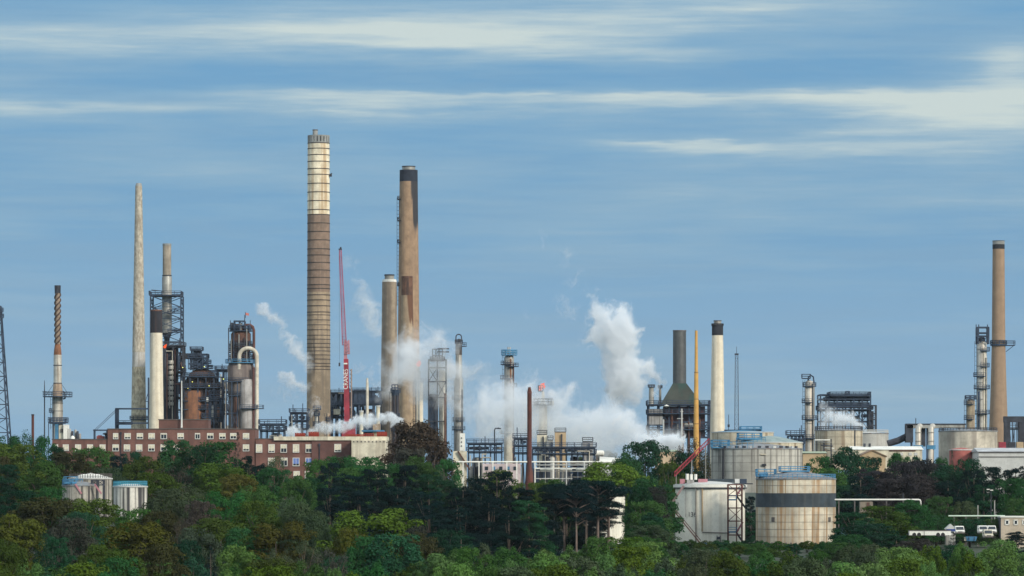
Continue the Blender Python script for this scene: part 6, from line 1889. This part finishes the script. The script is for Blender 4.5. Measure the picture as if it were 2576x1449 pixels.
TREES = [
    # px, top row, width, distance, kind, colour
    # --- left wood, back to front
    (75, 1076, 96, 1075, 'airy', 'teal'), (20, 1098, 90, 1070, 'round', 'green'), (112, 1100, 60, 1072, 'round', 'green'),
    (40, 1120, 150, 985, 'round', 'olive'), (150, 1126, 70, 1050, 'dark', 'deep green'), (178, 1140, 130, 1000, 'round', 'brownish'),
    (232, 1128, 110, 1030, 'round', 'mid green'), (297, 1140, 52, 1000, 'dark', 'blackish green'), (355, 1150, 110, 985, 'round', 'olive'),
    (330, 1138, 60, 1050, 'round', 'deep green'), (452, 1110, 105, 1070, 'round', 'green'), (556, 1113, 120, 1068, 'round', 'green'),
    (505, 1124, 80, 1060, 'round', 'deep green'), (598, 1082, 62, 1052, 'spruce', 'blackish green'), (622, 1150, 60, 1020, 'dark', 'blackish green'),
    (440, 1160, 130, 950, 'airy', 'grey-brown'), (560, 1166, 150, 950, 'round', 'olive'), (600, 1194, 120, 900, 'broad', 'golden olive'),
    (112, 1165, 112, 920, 'round', 'mid green'), (20, 1170, 110, 930, 'dark', 'deep green'), (5, 1150, 60, 950, 'round', 'brownish'),
    (265, 1178, 90, 960, 'round', 'grey-green'), (395, 1190, 110, 910, 'broad', 'olive'), (470, 1205, 150, 860, 'airy', 'grey-green'),
    (690, 1136, 96, 1070, 'airy', 'grey-green'), (690, 1178, 105, 980, 'round', 'green'), (655, 1165, 60, 1030, 'dark', 'blackish green'),
    (744, 1198, 80, 930, 'round', 'mid green'), (40, 1235, 120, 830, 'round', 'deep green'), (130, 1228, 80, 850, 'round', 'green'),
    (420, 1232, 110, 830, 'round', 'grey-green'), (505, 1262, 80, 790, 'round', 'grey-brown'), (566, 1238, 118, 830, 'broad', 'green'),
    (640, 1222, 100, 850, 'round', 'mid green'), (730, 1230, 130, 820, 'airy', 'grey-green'), (660, 1262, 120, 780, 'round', 'olive'),
    (120, 1252, 170, 810, 'broad', 'brownish'), (245, 1256, 150, 800, 'broad', 'olive'), (345, 1282, 110, 770, 'round', 'mid green'),
    (400, 1288, 110, 760, 'broad', 'brownish'), (760, 1268, 120, 770, 'broad', 'grey-green'), (460, 1290, 90, 750, 'airy', 'grey-brown'),
    (40, 1296, 150, 700, 'broad', 'golden olive'), (175, 1305, 120, 730, 'round', 'grey-brown'), (205, 1290, 100, 750, 'round', 'teal'),
    (130, 1330, 110, 680, 'airy', 'deep green'), (345, 1316, 205, 650, 'broad', 'golden olive'), (555, 1306, 150, 710, 'broad', 'olive'),
    (500, 1330, 110, 680, 'round', 'grey-green'), (610, 1330, 100, 690, 'round', 'green'), (705, 1314, 150, 690, 'broad', 'golden olive'),
    (790, 1300, 90, 730, 'round', 'grey-green'), (240, 1372, 90, 620, 'round', 'olive'), (465, 1362, 80, 640, 'round', 'deep green'),
    (15, 1360, 90, 610, 'broad', 'olive'), (530, 1370, 96, 590, 'spruce', 'blackish green'), (610, 1374, 120, 600, 'round', 'fresh green'),
    (700, 1362, 110, 640, 'airy', 'grey-green'), (650, 1388, 100, 590, 'scrub', 'green'), (770, 1345, 110, 670, 'airy', 'grey-green'),
    (150, 1355, 90, 640, 'dark', 'deep green'), (410, 1368, 110, 620, 'broad', 'brownish'), (300, 1385, 110, 590, 'round', 'olive'),
    # --- middle
    (915, 1152, 130, 1060, 'round', 'green'), (1040, 1130, 110, 1075, 'round', 'grey-brown'), (1130, 1158, 70, 1070, 'round', 'green'),
    (860, 1150, 110, 1060, 'round', 'green'), (806, 1158, 90, 1050, 'round', 'mid green'), (775, 1204, 80, 960, 'round', 'deep green'), (860, 1178, 100, 1010, 'round', 'mid green'), (1110, 1172, 80, 1040, 'airy', 'grey-green'), (980, 1170, 110, 1020, 'round', 'green'), (1195, 1178, 90, 1050, 'airy', 'grey-green'),
    (1060, 1150, 90, 1040, 'round', 'mid green'), (828, 1166, 76, 980, 'dark', 'blackish green'), (880, 1190, 110, 930, 'dark', 'blackish green'), (950, 1184, 110, 900, 'dark', 'blackish green'),
    (1020, 1172, 90, 940, 'dark', 'blackish green'), (1078, 1186, 90, 950, 'dark', 'deep green'), (830, 1230, 110, 860, 'dark', 'blackish green'), (905, 1236, 120, 840, 'dark', 'blackish green'),
    (1000, 1222, 120, 860, 'dark', 'blackish green'), (1080, 1240, 120, 850, 'dark', 'blackish green'), (1130, 1210, 100, 900, 'dark', 'deep green'),
    (1165, 1226, 120, 850, 'dark', 'blackish green'), (1250, 1190, 110, 880, 'dark', 'blackish green'), (1200, 1205, 100, 870, 'dark', 'blackish green'), (1305, 1222, 110, 850, 'dark', 'blackish green'),
    (1230, 1258, 140, 800, 'dark', 'blackish green'), (1330, 1260, 120, 810, 'dark', 'deep green'), (1150, 1275, 130, 800, 'dark', 'blackish green'), (1280, 1290, 130, 780, 'dark', 'blackish green'),
    (1265, 1184, 110, 1000, 'round', 'olive'), (1385, 1208, 90, 980, 'round', 'mid green'), (1350, 1215, 70, 950, 'round', 'olive'), (1440, 1200, 70, 1010, 'airy', 'grey-green'),
    (1540, 1166, 165, 1045, 'broad', 'lime'), (1622, 1112, 120, 1120, 'round', 'deep green'), (1580, 1140, 80, 1110, 'round', 'green'),
    (1395, 1225, 100, 850, 'pine', 'blackish green'), (1450, 1222, 110, 845, 'pine', 'blackish green'), (1505, 1206, 150, 850, 'pine', 'blackish green'), (1532, 1216, 110, 860, 'pine', 'blackish green'), (1475, 1212, 130, 870, 'pine', 'blackish green'), (1420, 1216, 130, 880, 'pine', 'blackish green'), (1488, 1226, 90, 890, 'dark', 'blackish green'), (1425, 1236, 90, 890, 'dark', 'blackish green'),
    (1370, 1270, 90, 830, 'dark', 'blackish green'), (1470, 1262, 60, 900, 'dark', 'blackish green'), (1530, 1276, 90, 870, 'pine', 'blackish green'), (1500, 1300, 70, 880, 'dark', 'blackish green'),
    (1634, 1205, 110, 960, 'round', 'green'), (1612, 1225, 56, 900, 'round', 'deep green'), (1648, 1226, 60, 930, 'round', 'purplish'), (1630, 1262, 90, 880, 'round', 'mid green'), (1645, 1290, 60, 870, 'round', 'deep green'),
    (1628, 1310, 90, 840, 'round', 'green'), (1634, 1322, 100, 830, 'round', 'grey-green'), (1740, 1096, 100, 1160, 'airy', 'copper'), (1766, 1112, 80, 1150, 'airy', 'brownish'), (1725, 1140, 90, 1130, 'round', 'deep green'),
    (1692, 1165, 64, 1100, 'round', 'olive'),
    (945, 1282, 200, 700, 'broad', 'lime'), (845, 1312, 100, 720, 'round', 'grey-green'), (880, 1330, 90, 690, 'round', 'golden olive'), (1050, 1300, 90, 720, 'airy', 'grey-brown'),
    (1050, 1342, 110, 670, 'broad', 'brownish'), (985, 1346, 150, 650, 'round', 'teal'), (915, 1352, 90, 650, 'round', 'green'), (1160, 1350, 110, 690, 'dark', 'deep green'), (1120, 1335, 90, 700, 'round', 'deep green'),
    (830, 1370, 120, 620, 'airy', 'grey-brown'), (1235, 1345, 90, 720, 'dark', 'blackish green'),
    (1057, 1030, 205, 1085, 'thick_airy', 'copper'),
    # --- right
    (2132, 1126, 100, 1120, 'round', 'deep green'), (2060, 1150, 80, 1120, 'round', 'green'), (2090, 1180, 110, 1080, 'round', 'mid green'), (2200, 1152, 60, 1140, 'round', 'deep green'), (2262, 1143, 70, 1140, 'round', 'green'), (2310, 1150, 70, 1130, 'round', 'deep green'),
    (2395, 1128, 40, 1150, 'spruce', 'deep green'), (2370, 1154, 60, 1120, 'round', 'green'), (2440, 1156, 70, 1110, 'round', 'deep green'),
    (2195, 1178, 110, 1060, 'dark', 'purplish'), (2270, 1164, 110, 1060, 'round', 'purplish'), (2335, 1160, 110, 1070, 'round', 'purplish'), (2400, 1172, 110, 1060, 'round', 'deep green'), (2165, 1200, 110, 1040, 'dark', 'blackish green'),
    (2240, 1205, 120, 1040, 'dark', 'purplish'), (2310, 1196, 120, 1040, 'round', 'purplish'), (2385, 1206, 110, 1040, 'dark', 'blackish green'), (2450, 1186, 90, 1050, 'dark', 'blackish green'),
    (2500, 1176, 90, 1060, 'dark', 'blackish green'), (2555, 1172, 90, 1050, 'dark', 'blackish green'), (2545, 1205, 90, 1030, 'round', 'green'), (2475, 1222, 90, 1030, 'dark', 'deep green'), (2120, 1222, 80, 1040, 'round', 'deep green'),
    (2365, 1250, 70, 1010, 'round', 'mid green'), (2300, 1258, 90, 960, 'round', 'green'), (2560, 1255, 70, 1010, 'round', 'mid green'), (2425, 1262, 60, 1010, 'round', 'grey-green'),
    (2215, 1274, 130, 925, 'round', 'olive'), (2150, 1290, 90, 910, 'round', 'deep green'), (2285, 1292, 110, 965, 'round', 'mid green'), (2355, 1296, 90, 970, 'round', 'green'), (2440, 1306, 80, 975, 'round', 'deep green'), (2495, 1306, 60, 965, 'round', 'mid green'),
    (2190, 1318, 110, 860, 'round', 'deep green'), (2255, 1345, 90, 820, 'dark', 'deep green'), (2398, 1336, 56, 840, 'spruce', 'blackish green'), (2300, 1356, 100, 800, 'round', 'purplish'), (2380, 1372, 90, 780, 'round', 'deep green'), (2556, 1336, 70, 860, 'dark', 'blackish green'),
    (2140, 1345, 80, 840, 'round', 'green'), (2110, 1365, 70, 830, 'round', 'mid green'), (1890, 1290, 50, 1060, 'dark', 'deep green'), (1885, 1250, 40, 1080, 'dark', 'blackish green'),
    (1625, 1352, 100, 800, 'round', 'mid green'), (1720, 1368, 70, 830, 'scrub', 'green'), (1905, 1362, 70, 860, 'scrub', 'mid green'), (1860, 1370, 60, 870, 'scrub', 'olive'), (1995, 1366, 60, 800, 'dark', 'deep green'), (1820, 1374, 60, 840, 'scrub', 'green'), (2060, 1378, 70, 840, 'scrub', 'mid green'),
    (1940, 1378, 60, 850, 'scrub', 'olive'), (1770, 1372, 70, 820, 'scrub', 'mid green'),
    (1580, 1372, 80, 790, 'scrub', 'green'), (1510, 1366, 90, 780, 'scrub', 'mid green'),
    (1698, 1371, 60, 905, 'scrub', 'green'), (1735, 1368, 70, 915, 'scrub', 'mid green'), (1775, 1372, 60, 905, 'scrub', 'olive'), (1815, 1369, 70, 915, 'scrub', 'green'), (1858, 1366, 70, 900, 'scrub', 'mid green'), (1888, 1358, 60, 930, 'scrub', 'deep green'),
    (1918, 1366, 60, 905, 'scrub', 'green'), (1962, 1374, 60, 900, 'scrub', 'mid green'), (2030, 1374, 60, 905, 'scrub', 'olive'), (2078, 1370, 70, 900, 'scrub', 'green'), (2112, 1356, 60, 915, 'scrub', 'mid green'),
    (1500, 1142, 60, 1500, 'round', 'grey-green'), (1535, 1136, 60, 1520, 'round', 'deep green'), (1470, 1150, 60, 1480, 'round', 'grey-green'),
]
# --- front thicket: rows of young growth along the bottom of the view
fr = random.Random(3)
for row, (y0, tops, step, wd) in enumerate(((690, 1361, 74, 105), (610, 1384, 84, 120), (540, 1410, 92, 135), (480, 1430, 110, 150))):
    x_ = -30 + 30 * row
    while x_ < 2620:
        t_ = tops + fr.uniform(-12, 14)
        if x_ < 1120:                                 # the left slope lies lower in the frame
            t_ += 18 + 12 * (row == 0)
        if row == 0 and x_ < 800:
            x_ += step
            continue
        if 1700 < x_ < 2110 and row == 0:
            t_ += 13
        if x_ > 2100 and row < 2:
            t_ += 4
        if x_ > 1100:
            c_ = fr.choice(['fresh green', 'fresh green', 'lime', 'mid green', 'fresh green', 'grey-green'])
            if 1180 < x_ < 1260 or 1640 < x_ < 2080:
                c_ = fr.choice(['mid green', 'olive', 'green', 'grey-green', 'mid green'])
        else:
            c_ = fr.choice(['green', 'olive', 'mid green', 'teal', 'fresh green', 'lime', 'green'])
        k_ = fr.choice(['scrub', 'scrub', 'scrub', 'round'])
        TREES.append((x_, t_, wd * fr.uniform(0.8, 1.25), y0 + fr.uniform(-25, 25), k_, c_))
        x_ += step * fr.uniform(0.75, 1.2)

WORD = {'round': 'round-crowned broadleaf tree', 'broad': 'wide-domed oak', 'scrub': 'bushy young tree', 'pine': 'flat-topped pine', 'dark': 'dense evergreen', 'spruce': 'pointed spruce',
        'airy': 'thin-leaved tree', 'thick_airy': 'round tree'}
TREES = [t for t in TREES if -80 < t[0] < 2660]
lab = []
for (px, top, wd, Y, kind, c_) in TREES:
    mk = next(n for lim, n in MARKS if px < lim)
    if kind == 'thick_airy':
        lab.append('big round copper-leaved tree rising above the cream annex')
        continue
    if kind == 'scrub' or Y < 720 and top > 1365:
        where = 'bottom edge of photo' if top > 1418 else ('front thicket' if top > 1388 else 'back rim of front thicket')
    else:
        where = 'skyline' if top < 1150 else ('upper wood' if top < 1215 else ('mid wood' if top < 1285 else 'lower wood'))
    lab.append('%s %s, %s below %s' % (c_, WORD[kind], where, mk) if where != 'skyline' else '%s %s on treeline by %s' % (c_, WORD[kind], mk))
ORD = ['leftmost', 'second from left', 'third from left', 'fourth from left', 'fifth from left', 'sixth from left', 'seventh from left', 'eighth from left', 'ninth from left']
groups_ = {}
for i, l_ in enumerate(lab):
    groups_.setdefault(l_, []).append(i)
for l_, ids in groups_.items():
    if len(ids) > 1:
        for k, i in enumerate(sorted(ids, key=lambda i: TREES[i][0])):
            base_l = l_ if len(l_.split()) <= 13 else l_.replace(' of front thicket', ' of thicket').replace('bushy young tree', 'young tree')
            lab[i] = base_l + ', ' + (ORD[k] if k < len(ORD) else 'rightmost')
tr_ = random.Random(11)
cnt_ = {}
for (px, top, wd, Y, kind, c_), l_ in zip(TREES, lab):
    name, cat, protos = KIND[kind]
    q = P(px, Y)
    i = cnt_.get(kind, 0)
    cnt_[kind] = i + 1
    crown, trunk = protos[i % len(protos)]
    h = max(3.0, q.z(top))
    root = thing(name, l_, cat, q, {'scrub': 'young growth of the front thicket', 'pine': 'flat-topped pines', 'dark': 'dark evergreens of the wood'}.get(kind, 'trees of the wood'))
    s = q.w(wd * (1.22 if kind in ('round', 'broad') else (1.3 if kind == 'dark' else 1.0))) / 11.6
    root.scale = (s, s, h / 14.0)
    root.rotation_euler.z = tr_.uniform(0, 6.283)
    k = tr_.uniform(0.82, 1.2)
    cc = tuple(v * k * tr_.uniform(0.9, 1.1) for v in COL[c_]) + (1.0,)
    oc = bpy.data.objects.new('crown', crown)
    ot = bpy.data.objects.new('trunk', trunk)
    oc.color = cc
    for o in (oc, ot):
        col.objects.link(o)
        o.parent = root

# ================================================================== STEAM


def steam(label, Y, blobs, dens, name='steam_plume', seed=0, edge=0.55, warp=0.75, tint=(0.955, 0.978, 0.997)):
    """a body of steam: closed hull round a set of puffs, filled with an uneven volume that thins out to its rim"""
    rnd = random.Random(seed)
    px0 = sum(b[0] for b in blobs) / len(blobs)
    py0 = sum(b[1] for b in blobs) / len(blobs)
    q = P(px0, Y, 0.0)
    zc = q.z(py0)
    pts = []
    mb = MB()
    for b in blobs:
        r = q.w(b[2])
        k = b[3] if len(b) > 3 else 1.0
        c = (q.x(b[0]), rnd.uniform(-0.3, 0.3) * r, q.z(b[1]) - zc)
        pts.append((c, r, k))
        R_ = r * 1.55
        mb.lathe([(R_ * math.sin(math.pi * j / 10) + 0.001, c[2] - R_ * math.cos(math.pi * j / 10)) for j in range(11)], 16, (c[0], c[1]))
    me0 = bpy.data.meshes.new('hull')
    me0.from_pydata(mb.v, [], mb.f)
    tmp = bpy.data.objects.new('hull', me0)
    col.objects.link(tmp)
    md = tmp.modifiers.new('remesh', 'REMESH')
    md.mode = 'VOXEL'
    md.voxel_size = max(0.5, min(b[1] for b in pts) * 0.3)
    dg = bpy.context.evaluated_depsgraph_get()
    me = bpy.data.meshes.new_from_object(tmp.evaluated_get(dg))
    bpy.data.objects.remove(tmp)
    o = bpy.data.objects.new(name, me)
    col.objects.link(o)
    o.location = (q.x0, Y, zc)
    tag(o, label, 'steam', 'steam clouds over the refinery', 'stuff')
    m = bpy.data.materials.new(name)
    m.use_nodes = True
    T = NT(m.node_tree)
    T.n.clear()
    out = T.new('ShaderNodeOutputMaterial')
    pv = T.new('ShaderNodeVolumePrincipled')
    pv.inputs['Color'].default_value = tint + (1,)
    pv.inputs['Anisotropy'].default_value = 0.1
    oc = T.new('ShaderNodeTexCoord').outputs['Object']
    rm = sorted(b[1] for b in pts)[len(pts) // 2]
    wv = []
    for off in ((0, 0, 0), (31.7, 5.1, 9.3)):
        v_ = T.vm('ADD', oc, off)
        wv.append(T.m('MULTIPLY', T.m('SUBTRACT', T.noise(v_, 0.75 / rm, 3.0, 0.55), 0.5), rm * warp * 4.0))
    cb = T.new('ShaderNodeCombineXYZ')
    T.put(cb.inputs[0], wv[0]); T.put(cb.inputs[2], wv[1])
    w_ = T.vm('ADD', oc, cb.outputs[0])
    acc_ = None
    for c, r, k in pts:
        d = T.m('DIVIDE', T.vm('DISTANCE', w_, c), r)
        f = T.m('MULTIPLY', T.m('EXPONENT', T.m('MULTIPLY', T.m('MULTIPLY', d, d), -1.7)), k)
        acc_ = f if acc_ is None else T.m('ADD', acc_, f)
    acc_ = T.m('MINIMUM', acc_, 1.25)
    ero = T.m('MULTIPLY', T.m('SUBTRACT', T.noise(w_, 1.5 / rm, 6.0, 0.62), 0.5), 2.6)
    dd_ = T.m('MULTIPLY', T.m('MULTIPLY', T.ramp(T.m('ADD', acc_, ero), 0.15, 1.0 + edge), T.ramp(acc_, 0.04, 0.4)), dens * 4.0)
    T.l.new(dd_, pv.inputs['Density'])
    T.l.new(pv.outputs[0], out.inputs['Volume'])
    me.materials.clear()
    me.materials.append(m)
    return o


steam('tall billowing white steam column left of the cone-hooded furnace', 1480,
      [(1656, 985, 10, 1.2), (1654, 955, 18, 1.2), (1634, 930, 28, 1.2), (1600, 915, 26), (1562, 915, 42), (1555, 870, 52), (1540, 820, 50), (1508, 785, 34, 0.8), (1570, 800, 36, 0.7), (1590, 850, 30, 0.8), (1550, 960, 42), (1495, 850, 40, 0.5), (1575, 1000, 44, 0.9), (1565, 955, 40, 0.8), (1600, 955, 30, 0.6)], 0.198, seed=1)
steam('faint drifting steam wisps high above the tall billowing column', 1500,
      [(1490, 740, 22, 0.6), (1430, 780, 34, 0.6), (1420, 640, 34, 0.45), (1360, 600, 30, 0.3), (1440, 700, 36, 0.4), (1330, 790, 30, 0.25)], 0.11, seed=2, edge=0.9)
steam('broad low bank of steam spreading behind the rusty front pole', 1430,
      [(1340, 960, 34), (1300, 1005, 48), (1345, 1040, 54), (1235, 975, 50, 0.5), (1205, 1040, 62, 0.6), (1400, 1000, 44), (1440, 980, 30, 0.9), (1405, 1070, 58), (1470, 1070, 56, 0.9), (1530, 1030, 56), (1560, 1080, 56), (1600, 1105, 46), (1650, 1112, 40), (1700, 1110, 28), (1290, 1080, 56, 0.8), (1225, 1095, 50, 0.6), (1500, 1110, 50, 0.9), (1250, 1030, 50, 0.8), (1440, 1110, 46, 0.8), (1350, 1105, 46, 0.6)], 0.125, seed=3, edge=0.95)
steam('greyish steam blowing across the tan chimneys', 1535,
      [(1015, 835, 26, 0.6), (1008, 890, 38), (985, 945, 38), (1030, 925, 48), (1085, 845, 50, 0.6), (1112, 915, 58, 0.85), (1080, 970, 52, 0.9), (1145, 955, 56, 0.65), (975, 990, 34, 0.8), (1155, 1040, 52, 0.5), (1195, 925, 46, 0.5), (1100, 1010, 46, 0.7), (1050, 880, 40, 0.7), (1120, 860, 40, 0.4)], 0.11, seed=4, edge=0.9)
steam('thin steam trail rising beside the red crane toward the tan chimney', 1740,
      [(885, 660, 28, 0.5), (905, 715, 30, 0.7), (920, 760, 34), (935, 800, 34), (955, 840, 30, 0.9), (900, 930, 16, 0.9), (925, 950, 16, 0.9), (945, 968, 14)], 0.080, seed=5, edge=0.9)
steam('broken diagonal trails of steam left of the tallest chimney', 1600,
      [(655, 776, 17, 1.1), (672, 788, 20, 1.1), (694, 803, 19), (710, 822, 14, 0.9), (718, 842, 15, 0.7), (730, 860, 20), (746, 880, 23), (762, 900, 22), (778, 920, 18, 0.7),
       (712, 945, 17), (730, 955, 20), (750, 966, 20), (770, 978, 18), (705, 985, 30, 0.35), (740, 1000, 30, 0.3), (720, 800, 30, 0.2)], 0.16, seed=6, edge=0.9)
steam('low white steam hugging the roofs below the red crane', 1290,
      [(985, 1050, 14), (962, 1054, 17), (938, 1058, 19), (912, 1062, 19), (886, 1068, 19), (860, 1074, 18), (832, 1078, 19, 0.9), (805, 1080, 16, 0.9), (780, 1084, 14, 0.9), (745, 1084, 17, 1.1), (728, 1090, 14, 0.9), (795, 1010, 22, 0.4), (782, 1040, 18, 0.4), (1000, 1062, 16, 0.8)], 0.62, seed=7, edge=0.8)
steam('pale steam drifting under the raised air cooler', 1400,
      [(2072, 1020, 18, 0.5), (2080, 1045, 22, 0.8), (2105, 1058, 24), (2132, 1056, 26), (2155, 1068, 20), (2070, 1070, 20, 0.7), (2165, 1080, 14, 0.7)], 0.34, seed=8, edge=0.9)
steam('bright low steam bank in front of the cone-hooded furnace', 1260,
      [(1706, 1112, 22), (1680, 1116, 28), (1648, 1120, 30), (1612, 1122, 28), (1726, 1106, 13), (1660, 1100, 20)], 0.55, seed=9, edge=0.7)
steam('barely visible breath of steam above the grey braced stack', 1640,
      [(418, 600, 10, 0.7), (412, 575, 14, 0.5), (400, 545, 18, 0.3)], 0.03, seed=10, edge=0.9)

# ================================================================== HAZE
hz = MB().box((0, 1100, 104), (1500, 2300, 212)).build('haze', bpy.data.materials.new('haze_air'))
tag(hz, 'thin blue-grey air over the whole refinery', kind='stuff')
hm_ = hz.data.materials[0]
hm_.use_nodes = True
T = NT(hm_.node_tree)
T.n.clear()
out = T.new('ShaderNodeOutputMaterial')
pv = T.new('ShaderNodeVolumePrincipled')
pv.inputs['Color'].default_value = (0.80, 0.90, 1.0, 1)
pv.inputs['Density'].default_value = 0.000015
T.l.new(pv.outputs[0], out.inputs['Volume'])
